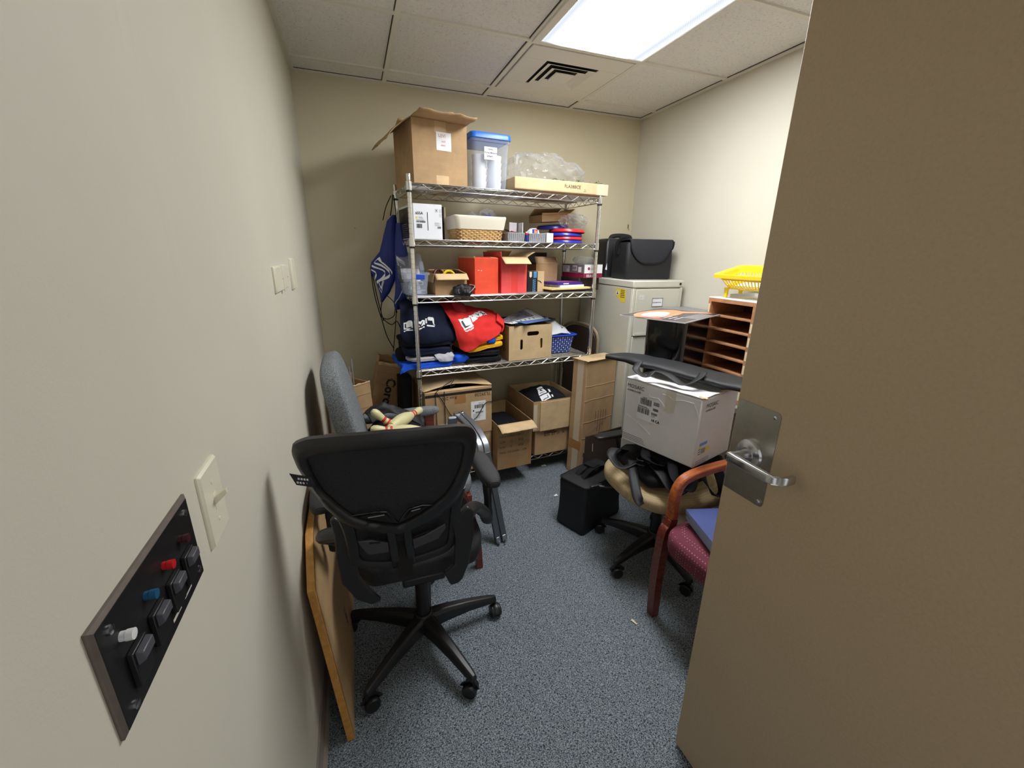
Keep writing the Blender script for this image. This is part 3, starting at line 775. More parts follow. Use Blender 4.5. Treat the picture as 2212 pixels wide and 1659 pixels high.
# two small grey patterned baskets
GPAT = NT('grey_cutout_basket'); GPAT.b.inputs['Roughness'].default_value = .5
wa = GPAT.n('ShaderNodeTexVoronoi', feature='F1'); wa.inputs['Scale'].default_value = 80; wa.inputs['Randomness'].default_value = .15
GPAT.l(GPAT.tc((1, 1, 1.7)), wa.inputs['Vector']); GPAT.col(GPAT.ramp(wa.outputs['Distance'], [(.24, s2l((44, 44, 50))), (.34, s2l((150, 151, 156)))], 'LINEAR')); GPAT = GPAT.m
def grey_basket(s, w, label):
    t = thing('grey_basket', label, 'basket', SH(s, .02, z), YAW, group='small grey baskets on the second shelf')
    R = [[Vector((p.x + w / 2, p.y + .075, p.z)) for p in ring_rr(0, 0, zz, w / 2 - g, .075 - g, .006, 3)] for zz, g in ((0, .004), (.047, 0), (.047, .0035), (.003, .007))]
    M().loft(R, cap=False).loft([[Vector((p.x + w / 2, p.y + .075, .002)) for p in ring_rr(0, 0, 0, w / 2 - .005, .07, .006, 3)]] * 2).build('basket_body', GPAT, t)
    M().tube([Vector((p.x + w / 2, p.y + .075, .048)) for p in ring_rr(0, 0, 0, w / 2 - .001, .074, .008, 4)], .0024, 6, closed=True).build('rim', GREYP, t)
grey_basket(.566, .115, 'small grey cut-out basket beside the wicker basket'); grey_basket(.706, .118, 'small grey cut-out basket beside the little white box')
one(M().box(0, .046, 0, .12, 0, .055).build('small_box', CARD_W2, bevel=.0015), 'little white box between the grey basket and the flying discs', 'box', SH(.828, .02, z), YAW)
one(M().box(0, .003, 0, .11, 0, .075).build('index_card', WHITE, bevel=.0005), 'white card standing upright in the small grey basket beside the wicker one', 'card', SH(.672, .04, z + .034), YAW - .1)
one(M().box(0, .058, 0, .0022, 0, .066).build('index_card', mat('lilac_paper', (190, 180, 186), .7)), 'pale lilac card leaning behind the upright white card', 'card', SH(.612, .10, z + .046), YAW + .25)
rnd = random.Random(9)
for i, (c, lb) in enumerate(((mat('dark_red_pen', (120, 24, 28), .4), 'dark red pen lying in the grey basket'), (BLACKP, 'black pen leaning in the grey basket'), (mat('maroon_pen', (96, 30, 30), .4), 'maroon pen across the grey basket beside the wicker one'))):
    a = .3 + i * .9
    m = M().tube([(-.045, 0, 0), (.04, 0, 0), (.05, 0, 0)], [.0045, .0045, .001], 8)
    one(m.build('pen', c), lb, 'pen', SH(.60 + .012 * i, .07 + .02 * i, z + .050 + .006 * i), a, rot=(0, -.12 - .05 * i, a))
t = thing('sticker_dispenser', 'white rounded holder with colourful picture in the right grey basket', 'holder', SH(.722, .05, z + .006), YAW)
M().prism([(.0, 0), (.075, 0), (.073, .045), (.064, .066), (.045, .075), (.025, .075), (.008, .062), (.002, .045)], -.04, (0, 0, 0), FX, FY).build('holder_body', WHITE, t, bevel=.003)
k = M().use(BINK).rect((0, 0, 0), FX, FY, .020, .046, .058, .070, .0008).use(ORANGE).rect((0, 0, 0), FX, FY, .034, .048, .054, .066, .0012).use(REDP).rect((0, 0, 0), FX, FY, .044, .060, .057, .069, .0015)
k.build('picture', None, t, smooth=False)
m = M().use(NAVYN).tube([(0, 0, 0), (0, 0, .04)], .010, 10).use(REDP).tube([(0, 0, .0405), (0, 0, .05)], .008, 10).use(WHITE).tube([(0, 0, .0505), (0, 0, .057)], .006, 10)
one(m.build('glue_bottle', None), 'tiny blue bottle with red and white cap between the grey baskets', 'bottle', SH(.694, .018, z + .001), 0, rot=(0, -.12, 0))
# flying discs
def disc(c, label, s, d, zz, rx=0, ry=0, r=.119):
    m = M().lathe([(.001, .0235), (.07, .0240), (.095, .0228), (r - .006, .019), (r - .001, .011), (r, .004), (r - .003, .0005), (r - .0055, .002), (r - .006, .010), (.09, .0205), (.001, .0215)], 56, cap=False)
    one(m.build('flying_disc', c), label, 'flying disc', SH(s, d, zz), 0, 'flying discs stacked on the second shelf', rot=(rx, ry, YAW))
disc(BLUED, 'blue flying disc at the bottom of the stack', 1.040, .165, z); disc(REDP, 'red flying disc second from the bottom of the stack', 1.041, .165, z + .0215)
disc(BLUED, 'blue flying disc third from the bottom, under a red one', 1.037, .165, z + .043); disc(REDP, 'red flying disc topping the stack, shoved to the right', 1.053, .160, z + .066, 0, .02)
disc(mat('navy_disc_plastic', (28, 34, 110), .3), 'dark blue flying disc tilted on the stack under the small brown carton', .985, .23, z + .094, .06, -.10, .105)
t = thing('cardboard_box', 'small torn brown carton lying on the flying discs', 'box', SH(.868, .16, z + .128), YAW, rot=(0, -.07, YAW + .12))
carton(t, .215, .15, .042, CARD_D, CARD_D, flaps=[('right', 60, .06, dict(m=CARD)), ('front', 20, .012, dict(m=CARD_D)), ('back', -60, .08)])
o = crumple(M().pillow((0, 0, 0), (.17, .13, .095), .9, .9, .02, 18, 9, 80, 44), 42, .30).build('clear_plastic_bag', BAGP); one(o, 'wrinkled clear bag slumped on the red flying disc', 'bag', SH(1.075, .10, z + .128), YAW)
# ---------------------------------------------------------------- third shelf
z = ZS[2]
one(M().box(.012, SW - .55, .006, SD - .01, 0, .0016).build('shelf_liner', mat('frosted_liner', (206, 208, 216), .25, vary=.08, vscale=10)), 'frosted plastic liner sheet lying on the left of third shelf', 'shelf liner', SH(0, 0, z), YAW)
one(M().box(0, .52, .006, SD - .01, 0, .0016).build('shelf_liner', mat('grey_liner', (150, 148, 146), .4, vary=.05)), 'dull grey liner sheet on the right of third shelf', 'shelf liner', SH(SW - .54, 0, z), YAW)
z += .0018
t = thing('plastic_bin', 'small clear bin with blue latch and open lid at left of third shelf', 'container', SH(.03, .16, z), YAW)
R = [ring_rr(0, 0, zz, hx, hx * 1.55, .014, 4) for zz, hx in ((0, .054), (.003, .057), (.10, .066), (.112, .067), (.113, .072), (.126, .073), (.126, .069), (.112, .064), (.004, .054))]
M().loft(R, cap=False).loft([R[0], R[0]]).build('bin_body', CLEAR, t)
M().box(-.028, .040, -.118, -.108, .088, .117).build('latch', BLUEP, t, bevel=.003)
ld = M().xf(Matrix.Translation((.0, .075, .150)) @ Matrix.Rotation(.95, 4, 'X')).loft([ring_rr(0, 0, zz, .075, .095, .016, 4) for zz in (0, .008)]).box(.055, .078, -.03, .03, -.004, .014)
ld.build('lid', CLEAR, t)
for i, (a, b, c_, w_, h_, d_) in enumerate(((-.02, -.055, .004, .085, .022, .07), (-.030, -.055, .028, .055, .022, .07), (-.026, -.058, .052, .070, .024, .07))):
    m = M().use(CARD_W2).box(0, w_, 0, d_, 0, h_); 
    if i != 1: barcode(m, (0, 0, 0), FX, FY, w_ * .6, h_ * .25, w_ * .3, h_ * .5, i + 2)
    one(m.build('small_white_box', None, bevel=.001), ('flat white box at the bottom of the clear bin', 'plain white box second up inside the clear bin', 'white box with barcode under the blue latch')[i], 'box', SH(.03 + a, .16 + b, z + c_), YAW, 'white boxes inside the small clear bin')
fr_ = thing('framed_picture', 'small black picture frame leaning out of the clear bin', 'picture frame', SH(.006, .135, z + .075), 0, rot=(-.35, -.0, YAW + .05))
M().box(-.062, .062, 0, .010, -.005, .012).box(-.062, .062, 0, .010, .075, .09).box(-.062, -.046, 0, .010, .012, .075).box(.046, .062, 0, .010, .012, .075).build('frame', BLACKG, fr_, bevel=.001)
M().box(-.046, .046, .002, .008, .012, .075).build('picture', PHOTO1, fr_)
t = thing('cardboard_box', 'small open brown carton with front flap hanging, full of rings', 'box', SH(.128, .045, z), YAW + .01)
carton(t, .190, .20, .118, CARD_D, CARD_IN, flaps=[('front', 128, .050, {}), ('left', 165, .05, dict(m=CARD)), ('back', -75, .07), ('right', -66, .05, dict(m=CARD_D))])
M().rect((0, 0, 0), FX, FY, .065, .080, .135, .106, .0008).build('tape_patch', CARD, t)
for i, (c, s, d, zz, rx, lb) in enumerate(((YELP, .225, .09, .100, 1.25, 'yellow plastic ring standing in the small brown carton'), (mat('maroon_ring', (70, 22, 28), .4), .165, .10, .105, 1.35, 'maroon ring at the left of the small brown carton'), (mat('navy_ring', (30, 28, 52), .4), .265, .12, .098, 1.1, 'dark navy ring at the right of the small brown carton'), (mat('amber_ring', (206, 150, 40), .4), .205, .14, .098, 1.3, 'amber ring behind the yellow one in the brown carton'))):
    m = M().tube([(.034 * math.cos(a * PI / 14), .034 * math.sin(a * PI / 14), 0) for a in range(28)], .0075, 8, closed=True, flat=(1, 1.3))
    one(m.build('plastic_ring', c), lb, 'ring', SH(s, d, z + zz), 0, 'rings in the small brown carton', rot=(rx, .15 * i, YAW + .4 * i))
t = thing('zip_pouch', 'small black zip pouch with cord lying in front of the ring carton', 'pouch', SH(.278, .012, z + .027), YAW)
M().pillow((0, 0, 0), (.105, .072, .056), .6, .7, .010, 34, 4, 60, 30).build('pouch_body', BLACKN, t)
M().tube(spline([(.03, -.036, -.012), (.05, -.038, .006), (.066, -.03, .024), (.060, -.01, .030), (.045, .0, .03)], 16), .0026, 6).build('cord', GREYP, t)
M().tube(spline([(-.03, 0, .028), (-.0, -.01, .034), (.035, 0, .031), (.05, .01, .03), (.062, -.02, .02), (.074, -.02, .004)], 18), .003, 6).build('wrist_strap', BLACKF, t)
M().tube([(-.035, -.036, .004), (-.03, -.037, -.015)], .002, 6).tube([(.016, -.037, .010), (.020, -.037, -.008)], .002, 6).build('zip_pull', NICKEL, t)
def redbox(s, d, w, h, m, label, flaps, rz=0):
    t = thing('red_carton', label, 'box', SH(s, d, z), YAW + rz); carton(t, w, .30, h, m, CARD_IN, flaps=flaps); return t
t = redbox(.368, .045, .150, .205, CARD_RED, 'bright orange-red carton with upright flaps on third shelf', [('front', -82, .05, dict(m=CARD_RED)), ('left', 3, .012, dict(m=CARD_IN)), ('back', -84, .06, dict(m=CARD_D)), ('right', -84, .05)], .02)
M().use(WHITE).rect((0, 0, 0), FX, FY, .018, .136, .028, .1385, .0006).rect((0, 0, 0), FX, FY, .038, .134, .046, .137, .0006).build('scuff', WHITE, t, smooth=False)
t = redbox(.538, .045, .172, .214, CARD_PINK, 'coral red carton with its pale front flap folded down', [('front', 122, .072, {}), ('right', 50, .062, dict(m=CARD_IN, bend=18)), ('left', 6, .03, dict(m=CARD_PINK)), ('back', -60, .08)])
M().rect((0, 0, 0), FX, FY, .066, .004, .11, .150, .0006).build('tape_strip', mat('red_tape', (232, 70, 66), .25), t)
t = thing('black_box', 'slim black box with blue printing beside the coral red carton', 'box', SH(.742, .10, z), YAW)
BLK2 = mat('black_coated_board', (22, 22, 26), .4)
M().use(BLK2).box(0, .070, 0, .18, 0, .128).build('box_body', None, t, bevel=.0015)
k = M().use(CYANP).rect((0, 0, 0), FX, FY, .044, .088, .066, .126, .0006).use(CREAM).rect((0, 0, 0), FX, FY, .014, .096, .032, .126, .0006)
k.add([Vector((.014, -.0006, .096)), Vector((.032, -.0006, .096)), Vector((.023, -.0006, .088))], [(0, 1, 2)])
k.use(CYANP)
k.text('amazonbasics', .0115, (.060, 0, .078), (0, 0, -1), (1, 0, 0), .0012) if False else None
for i in range(2):
    rnd = random.Random(i)
    y_ = .078
    while y_ > .008:
        L = rnd.uniform(.004, .012); k.rect((0, 0, 0), FX, FY, .040 + i * .012, y_ - L, .0455 + i * .012, y_, .0008); y_ -= L + .003
k.use(INK); lines(k, (0, 0, 0), FX, FY, .047, .116, .017, 4, .008, .003, 3, BINK)
k.build('front_print', None, t, smooth=False)
t = thing('cardboard_box', 'narrow tan carton with a black strap beside the slim black box', 'box', SH(.815, .098, z), YAW)
M().use(CARD_L).box(0, .048, 0, .17, 0, .128).build('box_body', None, t, bevel=.002)
M().tube([(-.002, -.002, .072), (.018, -.003, .066), (.027, -.003, .056)], .002, 6).build('strap', BLACKF, t)
t = thing('cardboard_box', 'larger open brown carton with tilted front flap behind the narrow tan carton', 'box', SH(.868, .225, z), YAW)
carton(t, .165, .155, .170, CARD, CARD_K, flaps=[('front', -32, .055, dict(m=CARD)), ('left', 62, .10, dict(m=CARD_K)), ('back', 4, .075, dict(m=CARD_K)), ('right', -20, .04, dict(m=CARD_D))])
# stack of papers and books at the right end
def sheet(name, w, d, h, m, label, cat, s, dd, zz, rz, group=None, bev=.0008, edge=None):
    k = M().use(m).box(-w / 2, w / 2, -d / 2, d / 2, 0, h)
    return one(k.build(name, None, bevel=bev), label, cat, SH(s, dd, zz), YAW + rz, group)
sheet('magazine', .29, .22, .008, mat('magazine_cover', (74, 42, 42), .4, vary=.4, vscale=30), 'dark glossy magazine at the bottom of the paper stack', 'magazine', 1.005, .145, z, .12)
sheet('folder', .30, .23, .006, BLACKG, 'black folder in the paper stack on third shelf', 'folder', 1.03, .14, z + .0085, .06)
sheet('envelope', .33, .24, .006, MANILA, 'manila envelope lowest in the paper stack', 'envelope', 1.015, .142, z + .015, .14)
sheet('envelope', .31, .23, .005, mat('pale_manila', (238, 218, 168), .7), 'paler manila envelope on top of the other envelope', 'envelope', 1.035, .145, z + .0215, .18)
sheet('paper_pad', .215, .17, .014, WHITE, 'thick white paper pad under the purple book', 'pad', 1.045, .150, z + .027, .20)
t = thing('book', 'purple and magenta paperback book topping the paper stack', 'book', SH(1.025, .150, z + .0415), YAW + .22)
M().box(-.112, .110, -.083, .085, .002, .016).build('pages', WHITE, t)
M().box(-.114, .112, -.086, .086, .016, .0175).box(-.114, .112, -.086, .086, 0, .0018).box(-.114, .112, -.0865, -.0845, 0, .0175).box(-.1155, -.1135, -.086, .086, 0, .0175).build('cover', PURP, t)
k = M().use(MAGENTA).rect((-.114, -.086, 0), (1, 0, 0), (0, 1, 0), .08, .012, .215, .12, .0180).use(mat('pink_print', (226, 170, 206), .4)).rect((-.114, -.086, 0), (1, 0, 0), (0, 1, 0), .03, .05, .16, .075, .0183)
k.use(WHITE); k.rect((-.114, -.0865, 0), FX, FY, .05, .006, .10, .012, .0006)
k.build('cover_print', None, t, smooth=False)
# box under and printed electronics box
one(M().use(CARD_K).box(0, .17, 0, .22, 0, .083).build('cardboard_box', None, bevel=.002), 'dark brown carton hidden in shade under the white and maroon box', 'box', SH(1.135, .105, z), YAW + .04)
t = thing('electronics_box', 'white, grey and maroon printed box sticking out past the right rear post', 'box', (1.672, 2.648, z + .0845), math.radians(8))
w_, d_, h_ = .155, .255, .088
M().use(LGREY).box(0, w_, 0, d_, 0, h_).build('box_body', None, t, bevel=.0015)
k = M().use(WHITE).rect((0, 0, 0), FX, FY, .001, .030, w_ - .002, h_ - .002, .0006).use(MAROON).rect((0, 0, 0), FX, FY, .001, .001, w_ - .002, .030, .0006)
k.add([Vector((.038 + .010 * math.cos(a * .3927), -.001, .060 + .010 * math.sin(a * .3927))) for a in range(16)], [tuple(range(16))])
k.use(LGREY).text('LG', .020, (.054, 0, .052), FX, FY, .001, bold=.0004).use(WHITE).text('32LR LED', .022, (.018, 0, .006), FX, FY, .0012, bold=.0006)
k.build('front_print', None, t, smooth=False)
k = M().use(MAROON).rect((0, d_, 0), (0, -1, 0), FY, .002, .001, d_ - .001, .030, .0006).use(WHITE).rect((0, d_, 0), (0, -1, 0), FY, .01, .034, .09, .076, .0007).rect((0, d_, 0), (0, -1, 0), FY, .125, .045, .175, .078, .0007).rect((0, d_, 0), (0, -1, 0), FY, .19, .036, .225, .07, .0007)
lines(k, (0, d_, 0), (0, -1, 0), FY, .018, .066, .06, 4, .009, .004, 2); barcode(k, (0, d_, 0), (0, -1, 0), FY, .13, .05, .04, .022, 5); k.use(INK).text('4', .022, (.2, d_, .044), (0, -1, 0), FY, .0014)
k.build('side_print', None, t, smooth=False)
o = crumple(M().pillow((0, 0, 0), (.15, .16, .05), .9, .9, .01, 20, 12, 80, 44), 42, .30).build('clear_plastic_bag', BAGP); one(o, 'thin clear plastic bag lying on the white and maroon box', 'bag', (1.745, 2.78, z + .197), .1)

# ---------------------------------------------------------------- fourth shelf: clothes
z = ZS[3] + .001
def slab(label, m, s, d, zz, w, dp, h, seed, rz=0, amp=.006, layers=2, tilt=0, grp='folded shirts on the fourth shelf', tiltx=0):
    o = M().pillow((0, 0, 0), (w, dp, h), .42, .32, amp, 14, seed, 76, 30, layers=layers).build('folded_shirt', m)
    return one(o, label, 'shirt', SH(s, d, zz + h / 2), 0, grp, rot=(tiltx, tilt, YAW + rz))
slab('royal blue shirt at the bottom of the left pile, hanging off the shelf corner', ROYAL, .068, .198, z, .335, .35, .040, 1, .03, .010)
o = M().grid(patch([[(-.09, .035, .03), (-.03, .035, .036), (.03, .03, .034), (.12, .03, .03), (.22, .03, .032)], [(-.105, .028, .006), (-.03, .024, .016), (.03, .022, .018), (.12, .022, .012), (.205, .026, .012)], [(-.112, .030, -.018), (-.05, .020, .006), (.02, .018, .006), (.10, .020, .006), (.18, .024, .006)]], 40, 14, .004, 40, 2), 40, 14).build('shirt_hem', ROYAL, solid=.004)
ro = [x for x in COL.objects if x.get('label', '').startswith('royal blue shirt')][0]
o.parent = ro; o.matrix_parent_inverse = Matrix.Identity(4); o.location = (-.068 + 0, -.198, -.02)
slab('small royal blue sleeve bundle poking out right of the left pile', ROYAL, .255, .06, z + .012, .10, .11, .062, 7, .4, .010, 1)
slab('light grey shirt second from the bottom of the left pile', GREYC, .085, .190, z + .042, .275, .33, .028, 3, 0, .006)
o = M().grid(patch([[(.10, -.02, .075), (.16, -.022, .082), (.215, -.015, .08)], [(.11, -.040, .055), (.165, -.045, .060), (.225, -.035, .055)], [(.13, -.046, .034), (.175, -.045, .030), (.220, -.035, .030)]], 20, 14, .006, 30, 3), 20, 14).build('grey_sleeve', GREYC, solid=.004)
gs = [x for x in COL.objects if x.get('label', '').startswith('light grey shirt')][0]
o.parent = gs; o.location = (-.085, -.190 + .060, -.050)
slab('navy folded shirt resting on the grey one', NAVY, .082, .195, z + .070, .285, .33, .058, 4, -.02, .009)
slab('near-black folded shirt fourth from the bottom of the left pile', BLKC, .085, .200, z + .127, .305, .34, .036, 5, .02, .008)
one(M().pillow((0, 0, 0), (.07, .16, .10), .7, .6, .014, 18, 6, 40, 22).build('shirt', BLKC), 'black shirt stuffed behind the left pile, over the shelf edge', 'shirt', SH(-.055, .20, z + .055), YAW)
# big navy sweatshirt draped over the top of the pile, chest print facing out
nt = thing('sweatshirt', 'navy sweatshirt with white lettered print slumped on the left pile', 'shirt', SH(0, .040, z), YAW)
c = [[(-.045, .30, .372), (.03, .30, .375), (.10, .30, .376), (.17, .28, .366), (.20, .27, .33)],
     [(-.062, .15, .372), (.03, .14, .376), (.10, .15, .376), (.17, .14, .366), (.215, .15, .325)],
     [(-.070, .050, .35), (.02, .040, .355), (.09, .035, .350), (.165, .045, .33), (.22, .06, .285)],
     [(-.082, .010, .27), (.01, .000, .275), (.08, -.004, .27), (.16, .005, .255), (.235, .03, .225)],
     [(-.085, -.006, .21), (.01, -.020, .205), (.09, -.022, .20), (.17, -.014, .195), (.245, .012, .18)],
     [(-.060, .008, .158), (.02, -.008, .150), (.10, -.012, .150), (.17, -.004, .150), (.235, .02, .148)],
     [(-.03, .06, .150), (.03, .05, .146), (.10, .05, .146), (.17, .05, .146), (.215, .06, .146)]]
fnv = patch(c, 60, 56, .0065, 13, 4)
M().grid(fnv, 60, 56).build('shirt_body', NAVY, nt, solid=.006)
def stamp(fn, root, shapes, name, off=.0045):
    # flat print that follows the cloth: shapes in (u,v) of the patch
    k = M()
    for mt, poly in shapes:
        k.use(mt)
        us = [p[0] for p in poly]; vs_ = [p[1] for p in poly]; n = 6
        def q(a, b):
            t0 = Vector(poly[0]) * (1 - a) + Vector(poly[1]) * a; t1 = Vector(poly[3]) * (1 - a) + Vector(poly[2]) * a
            w_ = t0 * (1 - b) + t1 * b; e = .02
            p = fn(w_.x, w_.y); du = fn(min(w_.x + e, 1), w_.y) - fn(max(w_.x - e, 0), w_.y); dv = fn(w_.x, min(w_.y + e, 1)) - fn(w_.x, max(w_.y - e, 0))
            nn = du.cross(dv).normalized()
            if nn.y > 0: nn = -nn
            return p + nn * (off + (.0014 if mt is not WHITE else 0))
        k.grid(q, n, n)
    return k.build(name, None, root)
def stamp_letter(fn, root, ch, quad, mt, off=.0062):
    # one printed letter following the cloth inside a (u,v) quad
    k0 = M().text(ch, 1, (0, 0, 0), (1, 0, 0), (0, 1, 0), 0)
    xs_ = [p.x for p in k0.v]; ys_ = [p.y for p in k0.v]; x0, x1, y0, y1 = min(xs_), max(xs_), min(ys_), max(ys_)
    k = M().use(mt); vs = []
    for p in k0.v:
        a = (p.x - x0) / max(x1 - x0, 1e-6) if x1 - x0 > .2 else .5 + (p.x - (x0 + x1) / 2); b = 1 - (p.y - y0) / (y1 - y0); a = .18 + .64 * a; b = .16 + .68 * b
        t0 = Vector(quad[0]) * (1 - a) + Vector(quad[1]) * a; t1 = Vector(quad[3]) * (1 - a) + Vector(quad[2]) * a; w_ = t0 * (1 - b) + t1 * b
        e = .02; q = fn(w_.x, w_.y); du = fn(min(w_.x + e, 1), w_.y) - fn(max(w_.x - e, 0), w_.y); dv = fn(w_.x, min(w_.y + e, 1)) - fn(w_.x, max(w_.y - e, 0))
        nn = du.cross(dv).normalized(); nn = -nn if nn.y > 0 else nn
        vs.append(q + nn * off)
    k.add(vs, k0.f); k.build('printed_letter', None, root, smooth=False)
W4 = [(WHITE, [(.04, .47), (.19, .45), (.20, .58), (.06, .60)]), (WHITE, [(.05, .615), (.20, .595), (.20, .615), (.055, .635)]),
      (WHITE, [(.25, .51), (.47, .44), (.49, .52), (.27, .585)]), (WHITE, [(.32, .59), (.46, .54), (.465, .56), (.325, .61)]), (WHITE, [(.50, .41), (.71, .40), (.735, .51), (.515, .50)]), (WHITE, [(.53, .515), (.73, .525), (.73, .545), (.53, .535)]),
      (NAVY, [(.09, .50), (.105, .50), (.125, .565), (.11, .567)]), (NAVY, [(.11, .56), (.155, .55), (.155, .56), (.112, .572)]),
      (NAVY, [(.32, .50), (.345, .495), (.385, .53), (.375, .54)]), (NAVY, [(.41, .475), (.425, .472), (.395, .53), (.38, .535)]), (NAVY, [(.56, .43), (.575, .43), (.585, .475), (.57, .476)]), (NAVY, [(.61, .435), (.66, .435), (.665, .475), (.62, .475)])]
W4 = [(m_, p) for m_, p in W4 if m_ is WHITE]
W4 = [(m_, [(.06 + (u - .04) * .78, .44 + (v - .40) * .72) for u, v in p]) for m_, p in W4]
stamp(fnv, nt, W4, 'chest_print')
for ch, i in (('L', 0), ('V', 2), ('E', 4)): stamp_letter(fnv, nt, ch, W4[i][1], NAVY)
# red shirt draped over the second pile
slab('black folded shirt at the bottom of the second pile', BLKC, .405, .15, z, .27, .28, .044, 21, .05, .008)
slab('black folded shirt second from the bottom of the second pile', BLKC, .400, .15, z + .044, .265, .28, .040, 22, -.04, .008)
slab('golden yellow shirt folded on the black shirts', YELC, .415, .145, z + .086, .255, .28, .036, 23, .10, .007, tilt=-.12)
slab('golden yellow shirt folded on top of the other yellow one', YELC, .440, .15, z + .124, .215, .26, .034, 24, .16, .007, tilt=-.1)
slab('small royal blue bundle between the red and yellow shirts', ROYAL, .455, .035, z + .126, .06, .07, .034, 25, .2, .006, 1)
slab('black shirt wedged between the red shirt and the file box', BLKC, .435, .20, z + .160, .22, .22, .09, 26, .1, .01)
rt = thing('sweatshirt', 'red sweatshirt with white lettered print draped over the yellow shirts', 'shirt', SH(0, .012, z), YAW)
c = [[(.20, .26, .37), (.27, .24, .375), (.34, .24, .345), (.42, .25, .325), (.53, .24, .305)],
     [(.190, .16, .345), (.25, .12, .335), (.335, .13, .315), (.43, .13, .315), (.545, .12, .285)],
     [(.195, .06, .315), (.265, .04, .29), (.345, .035, .285), (.44, .04, .285), (.545, .05, .245)],
     [(.225, .025, .245), (.285, .000, .225), (.36, .000, .225), (.44, .004, .225), (.520, .01, .19)],
     [(.240, .012, .18), (.290, -.016, .165), (.36, -.020, .165), (.43, -.012, .175), (.485, -.008, .170)],
     [(.255, .005, .11), (.290, -.020, .090), (.335, -.026, .105), (.39, -.020, .135), (.44, -.015, .152)]]
fnr = patch(c, 60, 52, .0075, 14, 9)
M().grid(fnr, 60, 52).build('shirt_body', REDC, rt, solid=.006)
c2 = [[(.545, .13, .30), (.56, .11, .27), (.548, .09, .23)], [(.52, .06, .29), (.560, .05, .25), (.545, .04, .21)], [(.500, .025, .26), (.545, .012, .225), (.530, .006, .19)]]
M().grid(patch(c2, 16, 16, .004, 30, 3), 16, 16).build('sleeve', REDC, rt, solid=.008)
c3 = [[(.225, .20, .395), (.27, .17, .385), (.335, .18, .355)], [(.235, .12, .385), (.285, .09, .365), (.335, .12, .34)], [(.255, .09, .33), (.29, .075, .31), (.33, .09, .305)]]
M().grid(patch(c3, 16, 16, .006, 30, 5), 16, 16).build('collar', mat('red_rib_cotton', (150, 30, 36), .9, bump=.3, bscale=300), rt, solid=.006)
R4 = [(WHITE, [(.24, .58), (.48, .52), (.50, .68), (.27, .755)]), (WHITE, [(.29, .765), (.48, .705), (.485, .725), (.30, .785)]), (WHITE, [(.49, .50), (.60, .46), (.615, .57), (.51, .62)]), (WHITE, [(.60, .44), (.715, .42), (.72, .51), (.615, .54)]), (WHITE, [(.715, .40), (.80, .41), (.82, .46), (.72, .50)]),
      (INK, [(.31, .60), (.33, .595), (.35, .70), (.33, .705)]), (INK, [(.33, .69), (.40, .665), (.403, .68), (.335, .705)]), (INK, [(.53, .52), (.545, .515), (.555, .57), (.54, .575)]), (INK, [(.64, .46), (.65, .458), (.665, .50), (.655, .502)]), (INK, [(.685, .445), (.695, .445), (.665, .50), (.655, .502)]), (INK, [(.74, .425), (.79, .425), (.79, .432), (.74, .434)]), (INK, [(.75, .45), (.79, .445), (.79, .452), (.75, .458)])]
R4 = [(m_, p) for m_, p in R4 if m_ is WHITE]
R4 = [(m_, [(u - .03, v - .13) for u, v in p]) for m_, p in R4]
stamp(fnr, rt, R4, 'chest_print')
for ch, i in (('L', 0), ('I', 2), ('V', 3), ('E', 4)): stamp_letter(fnr, rt, ch, R4[i][1], INK)
# cardboard file box with handle slots
def plate_holes(m, w, h, holes, t=.004):
    # front panel (x,z) with stadium holes: strips around each hole
    cu = bpy.data.curves.new('t', 'CURVE'); cu.dimensions = '2D'; cu.fill_mode = 'BOTH'; cu.extrude = t / 2
    def sp(pts):
        s_ = cu.splines.new('POLY'); s_.points.add(len(pts) - 1); s_.use_cyclic_u = True
        for p, q in zip(s_.points, pts): p.co = (q[0], q[1], 0, 1)
    sp([(0, 0), (w, 0), (w, h), (0, h)])
    for cx, cy, hw, hh in holes: sp([(p.x, p.y) for p in ring_rr(cx, cy, 0, hw, hh, min(hw, hh) * .98, 6)])
    ob = bpy.data.objects.new('t', cu); me = bpy.data.meshes.new_from_object(ob)
    m.add([(p.co.x, t / 2 + p.co.z, p.co.y) for p in me.vertices], [tuple(p.vertices) for p in me.polygons])
    bpy.data.objects.remove(ob); bpy.data.curves.remove(cu); bpy.data.meshes.remove(me)
t = thing('file_box', 'cardboard file box with dark handle slots on fourth shelf', 'box', SH(.582, .020, z), YAW + .015)
w_, d_, h_ = .315, .34, .222
b = M().use(CARD_L); plate_holes(b, w_, h_, [(.172, .168, .044, .0135), (.090, .100, .009, .034), (.235, .100, .009, .034)])
b.use(CARD_D).box(0, .004, .0042, d_, 0, h_).box(w_ - .004, w_, .0042, d_, 0, h_).box(.004, w_ - .004, d_ - .004, d_, 0, h_).box(.004, w_ - .004, .0042, d_ - .004, 0, .004)
b.build('box_body', None, t, smooth=False)
M().rect((0, d_, 0), (0, -1, 0), FY, .225, .095, .237, .150, .0006).rect((0, d_, 0), (0, -1, 0), FY, .26, .05, .266, .08, .0006).build('side_slot', VOID, t)
one(M().box(0, .022, 0, .002, 0, .15).build('folder', YELP), 'yellow folder edge visible through the right slot of the file box', 'folder', SH(.808, .05, z + .01), YAW)
t = thing('framed_picture', 'black picture frame lying tilted across the file box', 'picture frame', SH(.760, .200, z + .226), 0, rot=(.03, -.0, YAW + .37))
fx, fy = .20, .13
M().box(-fx, fx, -fy, -fy + .02, 0, .014).box(-fx, fx, fy - .02, fy, 0, .014).box(-fx, -fx + .02, -fy + .02, fy - .02, 0, .014).box(fx - .02, fx, -fy + .02, fy - .02, 0, .014).build('frame', BLACKG, t, bevel=.002)
